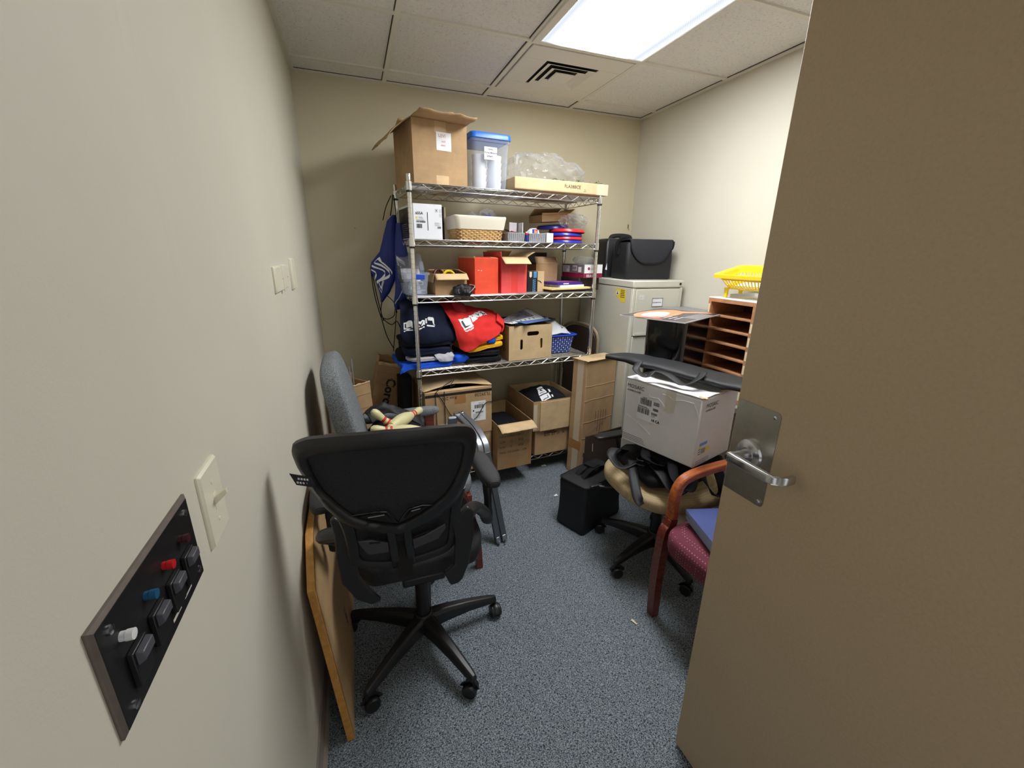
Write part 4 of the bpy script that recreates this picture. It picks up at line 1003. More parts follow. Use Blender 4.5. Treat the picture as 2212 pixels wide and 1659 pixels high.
M().box(-fx + .02, fx - .02, -fy + .02, fy - .02, .004, .008).use(PHOTO2).rect((0, 0, 0), (1, 0, 0), (0, 1, 0), -.02, -.105, .09, -.02, .0086).build('picture', WHITE, t)
t = thing('poster_sheet', 'large white printed sheet with grey photo curling up on the tilted frame', 'poster', SH(0, 0, 0), YAW)
qc = [Vector(p) for p in ((.603, .030, 1.066), (.905, .150, 1.072), (.835, .275, 1.128), (.553, .120, 1.070))]
def qs(u, v, h=0):
    p = (qc[0] * (1 - u) + qc[1] * u) * (1 - v) + (qc[3] * (1 - u) + qc[2] * u) * v
    return p + Vector((0, -.3 * h, h + .006 * math.sin(PI * u) * v))
M().grid(lambda u, v: qs(u, v), 14, 10).build('sheet', WHITE, t, solid=.0015)
k = M()
def qr(m_, u0, v0, u1, v1, h): k.use(m_).grid(lambda a, b: qs(u0 + (u1 - u0) * a, v0 + (v1 - v0) * b, h), 6, 6)
qr(PHOTO1, .03, .30, .82, .95, .0016)
for i in range(6): qr(INK, .06 + i * .13, .10, .09 + i * .13, .22, .0016)
for i in range(4): qr(INK, .32 + i * .03, .42 + i * .11, .70 - i * .04, .45 + i * .11, .0022)
k.build('print', None, t, smooth=False)
one(M().box(-.13, .13, -.07, .07, 0, .0015).use(PHOTO2).rect((0, 0, 0), (1, 0, 0), (0, 1, 0), .0, -.065, .09, .03, .0017).build('poster_sheet', WHITE), 'smaller sheet with blue picture peeping out under the large printed sheet', 'poster', SH(.775, .105, z + .241), 0, rot=(.03, 0, YAW + .42))
# blue hole-pattern basket with white shirts
t = thing('blue_basket', 'blue plastic basket with round holes at the right of fourth shelf', 'basket', SH(1.010, .20, z), YAW)
R = [ring_rr(0, 0, zz, hx, hx * 1.35, .016, 5) for zz, hx in ((0, .076), (.006, .080), (.125, .098), (.128, .108), (.134, .109), (.135, .104), (.126, .094), (.008, .076))]
M().loft(R, cap=False).loft([R[0], R[0]]).build('basket_body', BLUEP, t)
k = M().use(mat('basket_hole_light', (196, 206, 226), .5)); rnd = random.Random(5)
def bdot(x, zz, r, side):
    hx_ = .080 + .018 * zz / .125; hy_ = hx_ * 1.35
    P_ = [(x * hx_ / .09 + r * math.cos(a * PI / 5), zz + r * math.sin(a * PI / 5)) for a in range(10)]
    if side == 0: k.add([Vector((a, -(.080 + .018 * b / .125) * 1.35 - .0012, b)) for a, b in P_], [tuple(range(10))])
    else: k.add([Vector((-(.080 + .018 * b / .125) - .0012, a * 1.3, b)) for a, b in P_], [tuple(range(10))])
for side in (0, 1):
    for i in range(9):
        for j in range(8): bdot(-.070 + i * .0175, .013 + j * .0142, .0062 if (i + j) % 2 else .0033, side)
k.build('hole_pattern', None, t, smooth=False)
M().tube([Vector((p.x, p.y, .131)) for p in ring_rr(0, 0, 0, .106, .144, .018, 6)], .0055, 8, closed=True).build('rim', BLUEP, t)
t = thing('shirt', 'white shirt with dark letters heaped in the blue basket', 'shirt', SH(.995, .19, z + .13), YAW)
fn_ = patch([[(-.07, .09, .02), (-.03, .10, .085), (.02, .09, .07), (.08, .09, .02)], [(-.085, .02, .03), (-.045, .03, .105), (.02, .02, .075), (.095, .02, .025)], [(-.085, -.05, .03), (-.02, -.05, .070), (.03, -.05, .055), (.098, -.04, .02)], [(-.08, -.11, .0), (-.01, -.115, .015), (.05, -.11, .010), (.09, -.095, .0)]], 40, 30, .009, 24, 3)
M().grid(fn_, 40, 30).build('shirt_body', WHITEC, t, solid=.005)
stamp(fn_, t, [(GREENR, [(.60, .62), (.625, .62), (.625, .78), (.60, .78)]), (GREENR, [(.60, .77), (.66, .77), (.66, .79), (.60, .79)]), (GREENR, [(.68, .62), (.70, .62), (.70, .79), (.68, .79)]), (GREENR, [(.72, .62), (.74, .62), (.775, .78), (.755, .79)]), (GREENR, [(.80, .62), (.82, .62), (.785, .79), (.765, .79)])], 'letters', .004)
o = M().pillow((0, 0, 0), (.15, .20, .10), .7, .7, .012, 20, 14, 40, 20).build('shirt', WHITEC); one(o, 'white shirt at the bottom of the blue basket', 'shirt', SH(1.008, .20, z + .075), YAW)
o = M().pillow((0, 0, 0), (.06, .05, .03), .9, .9, .008, 40, 15, 30, 16).build('crumpled_paper', WHITE); one(o, 'scrap of crumpled white paper at the right end of fourth shelf', 'paper', SH(1.13, .20, z + .016), .4)
# ---------------------------------------------------------------- bottom shelf and the cartons in front of it
z = ZS[4] + .001
t = thing('cardboard_box', 'plain lower brown carton carrying the big labelled one on bottom shelf', 'box', SH(.020, -.025, z), YAW)
carton(t, .424, .36, .252, CARD, closed=True, soft=.004)
M().rect((0, 0, 0), FX, FY, .004, .238, .420, .2395, .0006).build('lid_seam', CABD, t)
t = thing('cardboard_box', 'big labelled brown carton with gaping lid, black cord and upside-down handwriting', 'box', SH(.020, -.028, z + .254), YAW)
w_, d_, h_ = .424, .36, .305
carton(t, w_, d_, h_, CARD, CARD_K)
# two top flaps: the rear one bulges up in the middle and leaves a dark gap above the front one
def ft(u, v):
    y = .012 + v * (.348); zz = h_ + .006 + (.026 * max(0, 1 - abs(2 * u - .95) ** 1.1) * (1 - v) ** 1.2) + .004 * mnoise.noise(Vector((u * 5, v * 4, 2)))
    return Vector((u * w_ + (-.004 if u < .5 else .006) * (1 - v), y + .030 * math.sin(PI * u) * (1 - v), zz))
M().grid(ft, 24, 16).build('flap', CARD_L, t, solid=.005)
M().box(.004, w_ - .004, .002, .05, h_ - .006, h_ - .002).build('flap', CARD_L, t)
k = M().use(mat('black_tape', (42, 34, 32), .4)).rect((0, 0, 0), FX, FY, 0, h_ - .030, w_, h_ - .013, .0008); k.build('black_tape', None, t)
M().use(CARD_D).rect((0, 0, 0), (1, 0, 0), (0, 1, 0), 0, 0, .001, .001, h_ + .05) if False else None
k = M().use(TAPE).rect((0, 0, 0), FX, FY, .180, h_ - .088, .252, h_ - .032, .0006); k.build('tape_patch', None, t)
UX, UY = (-1, 0, 0), (0, 0, -1)      # lettering on the carton is upside down
k = M().use(INKB)
k.text('7L39238', .030, (.415, 0, h_ - .036), UX, UY, .001, bold=.0003).text('Rev.200', .030, (.195, 0, h_ - .036), UX, UY, .001, bold=.0003)
k.build('upside_down_text', None, t)
k = paper_label(t, (.285, 0, .085), FX, FY, .098, .132)
lines(k, (.285, 0, .085), FX, FY, .050, .120, .042, 3, .006, .0015, 2); barcode(k, (.285, 0, .085), FX, FY, .022, .084, .062, .024, 3)
k.use(INK).rect((.285, 0, .085), FX, FY, .012, .064, .020, .076, .0012); barcode(k, (.285, 0, .085), FX, FY, .030, .052, .052, .010, 6)
lines(k, (.285, 0, .085), FX, FY, .012, .046, .074, 5, .007, .0018, 4); k.use(RINK).rect((.285, 0, .085), FX, FY, .016, .122, .019, .126, .0012)
k.build('shipping_label', None, t, smooth=False)
k = paper_label(t, (.045, 0, .028), FX, FY, .100, .068); k.use(BINK).text('L E M S', .015, (.062, 0, .076), FX, FY, .0014).text('ldy', .012, (.085, 0, .058), FX, FY, .0014)
k.build('paper_note', None, t, smooth=False)
# black cord: loops out of the carton, two strands straight down the front, one swag
y_ = -.004; m = M()
m.tube(spline([(.185, .06, h_ + .045), (.120, .02, h_ + .030), (.066, -.002, h_ + .002), (.062, y_, h_ - .02), (.064, y_, .1), (.066, y_, -.05)], 26), .0022, 6)
m.tube(spline([(.195, .05, h_ + .05), (.170, .03, h_ + .035), (.165, .02, h_ + .02), (.190, .02, h_ + .03)], 14), .0022, 6)
m.tube(spline([(.118, .0, h_ + .002), (.116, y_, h_ - .04), (.118, y_, .1), (.120, y_, -.04)], 20), .0022, 6)
m.tube(spline([(.070, .0, h_ - .002), (.105, y_, h_ - .06), (.150, y_, .155), (.205, y_ - .004, .100), (.260, y_ - .006, .085), (.320, y_ - .004, .115), (.372, y_, .190), (.405, y_, .205), (.432, y_ + .004, .198)], 40), .0024, 6)
one(m.build('hanging_string', GREENR), 'thin black cord hanging in loops down the big labelled carton', 'cord', SH(.020, -.030, z + .254), YAW)
# carton with printed weights, flap down
t = thing('cardboard_box', 'open carton printed with weights, jutting out of bottom shelf, flap hanging forward', 'box', SH(.452, -.105, z), YAW)
w_, d_, h_ = .246, .43, .318
carton(t, w_, d_, h_, CARD_D, CARD_D, flaps=[('front', 98, .085, dict(m=CARD_IN, bend=16, wavy=.008, seed=3))])
k = M().use(INKB)
for i, (a, b) in enumerate((('P.O.# 220R02-NBB 23', ''), ('G.W:', '12       KGS'), ('N.W:', '11       KGS'), ('MEAS: 55X23X35', '     CM'))):
    zz = h_ - .092 - i * .038
    for tx_, px_ in [(a, .016)] + ([(b.split()[0], .088), (b.split()[1], .150)] if len(b.split()) == 2 else [(b.strip(), .182)] if b else []): M().use(INKB).text(tx_, .0205, (px_, 0, zz), FX, FY, .001, sx=.92).build('printed_word', None, t)
M().rect((0, 0, 0), FX, FY, .225, .004, w_ - .002, .14, .0006).rect((0, 0, 0), FX, FY, .085, .004, .14, .05, .0006).build('tape_strip', TAPE, t)
o = M().pillow((0, 0, 0), (.225, .40, .05), .5, .3, .006, 12, 4, 50, 20).build('black_garment', BLKC); one(o, 'black garment lying inside the carton printed with weights', 'garment', SH(.575, .10, z + .225), YAW)
m = M().tube([(.020 * math.cos(a * PI / 12), 0, .020 * math.sin(a * PI / 12)) for a in range(3, 22)], .0022, 6).tube([(-.01, .12, -.01), (.0, .14, -.008)], .003, 6)
one(m.build('metal_ring', NICKEL), 'silver metal ring on the black garment in the open carton', 'ring', SH(.652, -.06, z + .262), YAW + .4)
# two stacked cartons with shirts
t = thing('cardboard_box', 'low carton stamped BOX 27 OF 36 under the open shirt carton', 'box', SH(.770, -.020, z), YAW)
carton(t, .330, .37, .196, CARD, closed=True, soft=.006)
k = M().use(INKB).text('BOX', .022, (.070, 0, .138), FX, FY, .001, bold=.0004).text('27', .028, (.130, 0, .138), FX, FY, .001, bold=.0006).text('OF', .018, (.172, 0, .140), FX, FY, .001, bold=.0003).text('36', .022, (.215, 0, .142), FX, FY, .001, bold=.0004)
k.text('SMITH TOOLS', .020, (.068, 0, .168), FX, FY, .001, bold=.0004) if False else lines(k, (0, 0, 0), FX, FY, .068, .168, .13, 2, .010, .006, 3, INKB)
k.build('printed_text', None, t)
t = thing('cardboard_box', 'open carton heaped with black shirts on bottom shelf', 'box', SH(.742, -.037, z + .198), YAW)
w_, d_, h_ = .355, .41, .212
carton(t, w_, d_, h_, CARD, CARD_IN, soft=0)
M().box(.052, w_ - .002, -.006, -.001, -.004, h_ - .008).build('front_panel', CARD_L, t)
M().rect((0, 0, 0), FX, FY, .003, .01, .030, h_ - .02, .0008).build('clear_tape', TAPE_C, t)
st_ = thing('shirt_pile', 'heap of black shirts with white lettered patch in the open carton', 'shirts', SH(.742, -.037, z + .198), YAW)
def hf(u, v):
    x = .010 + u * (w_ - .02); y = .008 + v * (d_ - .016)
    b = max(0, math.sin(PI * u)) ** .45 * max(0, math.sin(PI * min(1, v * .92 + .08))) ** .5
    return Vector((x, y, .12 + .125 * b + .010 * mnoise.noise(Vector((x * 11, y * 11, 4))) + .005 * mnoise.noise(Vector((x * 30, y * 30, 1)))))
M().grid(hf, 56, 50).build('shirts', BLKC, st_)
def hs(root, shapes, name):
    k = M()
    for mt, p in shapes:
        k.use(mt)
        def q(a, b, p=p, mt=mt):
            t0 = Vector(p[0]) * (1 - a) + Vector(p[1]) * a; t1 = Vector(p[3]) * (1 - a) + Vector(p[2]) * a; w2 = t0 * (1 - b) + t1 * b
            return hf(w2.x, w2.y) + Vector((0, 0, .005 if mt is WHITE else .0065))
        k.grid(q, 6, 6)
    k.build(name, None, root)
hs(st_, [(WHITE, [(.22, .05), (.44, .08), (.46, .22), (.24, .20)]), (WHITE, [(.24, .22), (.44, .24), (.42, .35), (.30, .38)]), (WHITE, [(.30, .40), (.42, .37), (.43, .44), (.33, .46)]), (WHITE, [(.47, .09), (.51, .10), (.52, .16), (.48, .15)]), (WHITE, [(.48, .22), (.52, .22), (.53, .30), (.49, .31)]),
         (INK, [(.26, .08), (.40, .10), (.40, .115), (.26, .095)]), (INK, [(.38, .10), (.395, .10), (.41, .18), (.395, .18)]), (INK, [(.28, .25), (.40, .26), (.40, .27), (.28, .265)]), (INK, [(.32, .31), (.38, .30), (.36, .35), (.34, .36)])], 'lettered_patch')
# tall carton
t = thing('cardboard_box', 'tall narrow taped carton standing on the floor before the filing cabinet', 'box', (1.583, 2.392, .0015), 0, rot=(0, .013, .290))
w_, d_, h_ = .298, .126, .826
carton(t, w_, d_, h_, CARD, closed=True, soft=.006)
k = M().use(TAPE_C).rect((0, d_, 0), (0, -1, 0), FY, .045, .0, .10, h_, .0007); k.build('clear_tape', None, t)
k = M().use(TAPE).rect((0, d_, 0), (0, -1, 0), FY, .004, .19, d_ - .004, .255, .001)
k.build('brown_tape', None, t)
def ridge(u, v, zz, a): return Vector((u * w_, -.0014 * math.sin(PI * v), zz + (v - .5) * .010 + .005 * mnoise.noise(Vector((u * 6, zz, a)))))
m = M()
for i, zz in enumerate((.395, .28, .55, .65)): m.grid(lambda u, v, zz=zz, i=i: ridge(u, v, zz, i), 20, 5)
m.build('crease', CARD, t)
m = M().grid(lambda u, v: Vector((-.008 + u * (w_ + .014), -.012 + v * (d_ + .012), h_ + .003 + .006 * mnoise.noise(Vector((u * 6, v * 4, 3))) * (1 - v))), 16, 8); m.build('top_flap', CARD_L, t, solid=.004)
k = M().use(INKB); rnd = random.Random(3)
for i in range(5):
    L = (.10, .16, .20, .13, .09)[i]
    for j in range(int(L / .012)): k.rect((0, 0, 0), FX, FY, .120 + i * .026, .46 - j * .012 - .009, .125 + i * .026, .46 - j * .012, .0012)
for i in range(4): k.rect((0, 0, h_ + .006), (1, 0, 0), (0, 1, 0), .10 + i * .03, .03, .104 + i * .03, .11, .006)
k.build('printed_text', None, t, smooth=False)
m = M()
for a, b in (((.02, .0, .29), (.24, .0, .405)), ((.06, 0, .20), (.27, 0, .30)), ((.15, 0, .56), (.31, 0, .65))):
    A, B = Vector(a), Vector(b); n = 14
    m.grid(lambda u, v, A=A, B=B: A + (B - A) * u + Vector((0, -.004 - .004 * abs(mnoise.noise(Vector((u * 9, v, A.z * 9)))), (v - .5) * .016 * math.sin(PI * min(1, u + .1)) + .006 * mnoise.noise(Vector((u * 5, 3, A.z))))), n, 4)
m.build('torn_tape', BAGP, t)
# dark board in front of it
t = thing('cardboard_sheet', 'dark brown flattened cardboard sheet leaning behind the black floor bag', 'cardboard', (1.473, 2.17, .001), 0, rot=(-.07, 0, .16))
k = M(); k.prism([(0, 0), (.335, 0), (.335, .405), (.14, .402), (.138, .396), (.036, .395), (.030, .29), (.020, .288), (.016, .262), (.022, .258)], -.006, (0, 0, 0), FX, FY)
k.build('sheet', CARD_K, t)
M().rect((0, 0, 0), FX, FY, .088, .285, .094, .338, .0008).build('slot', CARD_L, t)
# black soft cooler bag on the floor
t = thing('cooler_bag', 'black boxy fabric bag with top handle standing on the carpet', 'bag', (1.248, 1.893, .0), math.radians(22.5) )
def bagring(zz, hx, hy, r, seed): 
    out = []
    for p in ring_rr(.175, 0, zz, hx, hy, r, 7):
        n = mnoise.noise(Vector((p.x * 9, p.y * 9, zz * 9 + seed))); out.append(p + Vector((n * .006, n * .006, .003 * n)))
    return out
m = M().loft([bagring(.002, .178, .096, .02, 1), bagring(.02, .184, .101, .022, 1), bagring(.10, .176, .097, .022, 1), bagring(.20, .172, .096, .022, 1), bagring(.27, .174, .099, .022, 1), bagring(.292, .168, .094, .022, 1), bagring(.298, .150, .078, .02, 1), bagring(.300, .06, .03, .01, 1)])
m.build('bag_body', BLACKN, t)
M().tube([p + Vector((0, 0, 0)) for p in bagring(.290, .172, .098, .022, 1)], .0035, 6, closed=True).build('piping', BLACKF, t)
m = M().tube(spline([(.075, -.012, .300), (.11, -.020, .330), (.17, -.022, .338), (.23, -.018, .328), (.27, -.010, .300)], 20), .012, 8, flat=(1.4, .28)).tube(spline([(.080, .035, .298), (.115, .030, .322), (.17, .028, .330), (.225, .030, .322), (.265, .034, .298)], 20), .012, 8, flat=(1.4, .28)).box(.145, .20, -.03, .038, .326, .345)
m.build('handle', BLACKF, t)
# scraps on the carpet
for (x, y, w2, d2, r_, lb) in ((1.412, 2.612, .034, .022, .1, 'white paper scrap on the carpet in front of the shelving'), (1.320, 2.220, .030, .018, .35, 'white paper scrap on the carpet left of the black floor bag'), (1.208, 1.232, .010, .030, .3, 'thin pale sliver on the carpet near the wooden chair leg')):
    m = M().grid(lambda u, v: Vector(((u - .5) * w2, (v - .5) * d2, .0035 + .002 * math.sin(5 * u + 3 * v))), 6, 5)
    one(m.build('paper_scrap', WHITE if w2 > .02 else CREAM, solid=.0012), lb, 'paper scrap', (x, y, 0), r_)

# ---------------------------------------------------------------- filing cabinet and what is on and around it
t = thing('filing_cabinet', 'putty four-drawer metal filing cabinet in the right back corner', 'cabinet', (1.884, 2.385, 0), 0)
w_, d_, h_ = .392, .665, 1.334
M().box(0, w_, .012, d_, .02, h_ - .045).box(0, .022, .0, .012, .0, h_ - .045).box(w_ - .022, w_, 0, .012, 0, h_ - .045).box(0, w_, .012, d_, 0, .02).build('cabinet_body', CAB, t, bevel=.004)
M().box(-.003, w_ + .003, -.003, d_, h_ - .044, h_).build('top_cap', CAB, t, bevel=.006)
M().lathe([(.0085, 0), (.008, .003), (.003, .0035)], 14, (w_ - .026, -.003, h_ - .022), Matrix.Rotation(PI / 2, 3, 'X')).build('lock', BLACKP, t)
dh = .302
for i in range(4):
    zz = .062 + i * (dh + .004)
    dw = M().box(.024, w_ - .024, -.004, .35, zz, zz + dh).build('drawer', CAB, t, bevel=.003)
    hd = M().box(.028, w_ - .028, -.016, -.004, zz + .004, zz + .010).box(.028, w_ - .028, -.016, -.013, zz + .010, zz + .022); hd.build('pull_edge', CAB, dw, bevel=.002)
    lh = M().box(.150, .236, -.0075, -.004, zz + .190, zz + .193).box(.150, .236, -.0075, -.004, zz + .243, zz + .246).box(.150, .153, -.0075, -.004, zz + .193, zz + .243).box(.233, .236, -.0075, -.004, zz + .193, zz + .243)
    lh.build('label_holder', GREYM, dw)
    k = M().use(WHITE).rect((0, -.004, 0), FX, FY, .153, zz + .193, .233, zz + .243, .001)
    if i == 3: k.use(INKB).text('INFORMATION', .0098, (.156, -.004, zz + .213), FX, FY, .0018, bold=.0002)
    k.build('label_card', None, dw, smooth=False)
    M().box(.345, .368, -.010, -.004, zz + .022, zz + .030).build('thumb_latch', NICKEL, dw)
k = M().use(YELLAB).add([Vector((-.0008, y, zz)) for y, zz in ((.190, 1.276), (.075, 1.276), (.075, 1.190), (.115, 1.190), (.190, 1.236))], [(0, 1, 2, 3, 4)])
k.use(WHITE).add([Vector((-.0014, .165 + .017 * math.cos(a * .5236), 1.248 + .017 * math.sin(a * .5236))) for a in range(12)], [tuple(range(12))])
k.use(INK).add([Vector((-.0020, .165 + q * .010, 1.248 + w2 * .013)) for q, w2 in ((-1, -.7), (1, -.7), (.4, .2), (.2, 1), (-.3, 1), (-.2, .1))], [(0, 1, 2, 3, 4, 5)])
for i in range(5): k.use(INKB).rect((0, 0, 0), (0, -1, 0), FY, -.132, 1.266 - i * .011, -.085, 1.270 - i * .011, .0016)
k.build('warning_sticker', None, t, smooth=False)
k = M().use(mat('clear_sticker', (214, 214, 208), .3)).rect((0, -.004, 0), FX, FY, .048, 1.215, .086, 1.246, .0012).use(GINK).text('A-F', .010, (.054, -.004, 1.226), FX, FY, .0016); k.build('sticker', None, t, smooth=False)
# projector bag with flap
t = thing('equipment_bag', 'black padded shoulder bag with rounded front flap on the filing cabinet', 'bag', (2.095, 2.615, 1.3345), math.radians(-7))
def br(zz, hx, hy, r): return [p + Vector((.004 * mnoise.noise(p * 11), .004 * mnoise.noise(p * 9), 0)) for p in ring_rr(0, 0, zz, hx, hy, r, 8)]
M().loft([br(.001, .165, .105, .02), br(.012, .171, .111, .025), br(.12, .172, .112, .026), br(.215, .168, .108, .026), br(.236, .158, .098, .026), br(.242, .12, .07, .02)]).build('bag_body', BLACKN, t)
def flapfn(u, v):
    # over the top and down the front, lower edge a shallow curve
    s_ = v; x = (u - .5) * .310
    edge = .150 * (1 - (abs(u - .5) * 2) ** 3.2 * .62)
    if s_ < .4: f = s_ / .4; return Vector((x, .06 - f * .17, .2435 + .010 * math.sin(PI * f * .6)))
    f = (s_ - .4) / .6; return Vector((x * (1 - .05 * f * f), -.110 - .012 * math.sin(PI * min(1, f * .7 + .1)), .2505 - f * edge + .003 * mnoise.noise(Vector((x * 14, f * 3, 1)))))
M().grid(flapfn, 36, 26).build('flap', DARKF, t, solid=.007)
ed = [flapfn(i / 40, 1) + Vector((0, -.004, 0)) for i in range(41)]; ed = [flapfn(0, .4 + .6 * i / 10) + Vector((-.003, -.004, 0)) for i in range(10)] + ed + [flapfn(1, 1 - .6 * i / 10) + Vector((.003, -.004, 0)) for i in range(10)]
M().tube(ed, .0035, 6).build('flap_piping', BLACKF, t)
M().tube(spline([(-.168, .03, .19), (-.176, .02, .235), (-.150, .01, .262), (-.11, .01, .262)], 14), .016, 8, flat=(1, .3)).box(-.180, -.165, .0, .04, .16, .20).build('strap', BLACKF, t)
# hard case behind it
t = thing('hard_case', 'black moulded hard case with arched handle behind the shoulder bag', 'case', (2.085, 2.870, 1.3345), math.radians(-4))
M().loft([[Vector((p.x, p.y, zz)) for p in ring_rr(0, 0, 0, hx, hy, .02, 6)] for zz, hx, hy in ((.001, .150, .085), (.01, .160, .092), (.235, .160, .092), (.262, .146, .080), (.268, .13, .065))]).build('case_body', BLACKP, t)
for x in (-.10, .0, .10): M().box(x - .006, x + .006, -.098, -.090, .01, .24).build('rib', BLACKP, t, bevel=.003)
M().tube(spline([(-.085, 0, .262), (-.070, 0, .283), (.0, 0, .290), (.07, 0, .283), (.085, 0, .262)], 20), .012, 8, flat=(1.3, .7)).build('handle', BLACKP, t)
M().add([(-.158, -.0935, .055), (-.142, -.0935, .052), (-.146, -.0935, .10)], [(0, 1, 2)]).build('white_mark', WHITE, t, smooth=False)
# folded metal chair between shelving and cabinet
t = thing('folding_chair', 'folded brown metal folding chair leaning between shelving and filing cabinet', 'chair', (1.788, 2.862, 0), math.radians(-73))
CW = .185
def arch(hx, h0, h1, n=24):
    pts = [(-hx, 0, h0)]; 
    for i in range(n + 1):
        a = PI - PI * i / n; pts.append((hx * math.copysign(abs(math.cos(a)) ** .75, math.cos(a)), 0, h1 - .13 + .13 * math.sin(a) ** .75))
    return pts + [(hx, 0, h0)]
M().tube(arch(CW, .012, 1.00), .0115, 8).build('frame', CHAIRF, t)
pts = [(p[0] * .93, p[2]) for p in arch(CW, .78, .985)]
M().prism(pts, .014, (0, .004, 0), FX, FY).build('backrest', CHAIRM, t, bevel=.004)
M().prism([(-.16, .30), (.16, .30), (.17, .66), (.15, .70), (-.15, .70), (-.17, .66)], .018, (0, .018, 0), FX, FY).build('seat', CHAIRM, t, bevel=.006)
for x in (-.15, .15): M().tube([(x, -.018, .012), (x, -.026, .5), (x, -.018, .62)], .0105, 8).build('leg', CHAIRF, t)
# ---------------------------------------------------------------- right side: bin, poster, desk, sorter
t = thing('metal_cabinet', 'low grey steel cabinet along the right wall beside the filing cabinet', 'cabinet', (2.06, 2.045, 0))
M().box(0, .245, 0, .325, 0, 1.165).build('cabinet_body', GREYM, t, bevel=.004)
M().box(-.006, 0, .012, .313, .05, 1.14).build('door', GREYM, t, bevel=.003)
t = thing('desk', 'small grey steel desk along the right wall under the wooden sorter', 'desk', (1.655, 1.600, 0))
M().box(0, .655, 0, .435, .715, .745).build('desktop', GREYM, t, bevel=.004)
for x, y in ((.30, .02), (.61, .02), (.18, .395), (.61, .395)): M().box(x, x + .025, y, y + .025, 0, .715).build('leg', GREYM, t)
# glossy black column bin
t = thing('waste_bin', 'glossy black square bin standing on the grey desk under the poster board', 'bin', (1.802, 1.862, .7455), math.radians(22))
R = [[Vector((p.x, p.y, zz)) for p in ring_rr(0, 0, 0, hx, hy, .045, 8)] for zz, hx, hy in ((.001, .150, .100), (.012, .154, .103), (.418, .160, .108), (.440, .162, .110), (.442, .155, .104), (.41, .150, .100))]
M().loft(R, cap=False).loft([R[0], R[0]]).loft([R[-1], R[-1]]).build('bin_body', BLACKG, t)
t = thing('poster_board', 'glossy dark poster board with orange and white picture lying flat on the black bin', 'poster', (1.772, 1.890, 1.189), 0, rot=(-.0, -.0, math.radians(25)))
a_, b_ = .222, .172
M().box(-a_, a_, -b_, b_, 0, .005).build('board', mat('poster_white_edge', (210, 208, 206), .3), t)
PX, PY = (1, 0, 0), (0, 1, 0)
k = M().use(DPRINT).rect((0, 0, .005), PX, PY, -a_ + .004, -b_ + .004, a_ - .004, b_ - .004, .0006)
k.use(ORANGE).add([Vector((-.03 + .20 * math.cos(i * .3142) * (1 if math.cos(i * .3142) < 0 else 1.1), .055 + .095 * math.sin(i * .3142), .0062)) for i in range(20)], [tuple(range(20))])
k.use(WHITE).add([Vector((-.06 + .12 * math.cos(i * .3142), .055 + .055 * math.sin(i * .3142), .0068)) for i in range(20)], [tuple(range(20))])
k.use(ORANGE).add([Vector(p) for p in ((.05, .02, .0065), (.20, -.14, .0065), (.225, -.115, .0065), (.14, .06, .0065))], [(0, 1, 2, 3)])
k.use(LGREY).rect((0, 0, .005), PX, PY, -.08, -b_ + .006, .14, -.09, .0010)
k.use(mat('poster_text', (206, 200, 206), .3))
for i in range(4): k.rect((0, 0, .005), PX, PY, -a_ + .05, -.10 + i * .028, -a_ + .15, -.092 + i * .028, .0016)
k.use(RINK).rect((0, 0, .005), PX, PY, -a_ + .006, -.05, -a_ + .04, .05, .0014)
k.build('print', None, t, smooth=False)
# wooden mail sorter
t = thing('mail_sorter', 'wooden mail sorter with open letter slots and white top on the right', 'sorter', (2.045, 1.620, .746), 0, rot=(0, 0, .0))
sd, sw, sh = .255, .300, .528
b = M().box(0, sd, 0, .018, 0, sh).box(0, sd, sw - .018, sw, 0, sh).box(0, sd, .018, sw - .018, sh - .02, sh).box(0, sd, .018, sw - .018, 0, .014)
b.build('case', SORT, t, bevel=.0015)
M().box(sd - .006, sd, .018, sw - .018, .014, sh - .02).build('back_panel', SORT_D, t)
M().box(-.0005, sd + .0005, -.0005, sw + .0005, sh, sh + .004).build('white_top', WHITE, t)
n_ = 7; gap = (sh - .034) / n_
for i in range(1, n_):
    zz = .014 + gap * i; M().box(.002, sd - .006, .018, sw - .018, zz - .005, zz + .004).build('slot_shelf', SORT, t, bevel=.001)
for i in range(n_):
    zz = .014 + gap * i + .012
    M().rect((0, 0, 0), (0, -1, 0), FY, -sw + .003, zz, -sw + .014, zz + gap * .66, .0006).build('slot_label', CREAM, t, smooth=False)
    if i != n_ - 1: M().rect((0, 0, 0), (0, -1, 0), FY, -.014, zz, -.003, zz + gap * .66, .0006).build('slot_label', CREAM, t, smooth=False)
# yellow footed basket
t = thing('yellow_basket', 'bright yellow plastic slotted basket on feet on top of the sorter', 'basket', (2.155, 1.745, 1.2785), math.radians(4))
hx, hy = .085, .145
def even(pts, n):
    L = [0]
    for i in range(len(pts)): L.append(L[-1] + (pts[(i + 1) % len(pts)] - pts[i]).length)
    out = []
    for k in range(n):
        q = L[-1] * k / n; i = max(j for j in range(len(pts)) if L[j] <= q); d_ = pts[(i + 1) % len(pts)] - pts[i]
        out.append(pts[i] + d_ * ((q - L[i]) / max(d_.length, 1e-9)))
    return out
R = [ring_rr(0, 0, zz, a, b, .022, 6) for zz, a, b in ((.108, hx + .022, hy + .024), (.124, hx + .020, hy + .022), (.126, hx + .014, hy + .016), (.118, hx - .002, hy), (.096, hx - .006, hy - .004), (.096, hx - .002, hy), (.112, hx + .006, hy + .008), (.108, hx + .020, hy + .022))]
TL = Matrix.Translation((-.085, 0, .062)) @ Matrix.Rotation(-.235, 4, 'Y') @ Matrix.Translation((.085, 0, -.062))
M().xf(TL).loft(R, cap=False).build('rim', YELP, t)
m = M().xf(TL)
rb = even(ring_rr(0, 0, .040, hx - .030, hy - .030, .02, 8), 44); rt_ = even(ring_rr(0, 0, .100, hx - .004, hy - .002, .022, 8), 44)
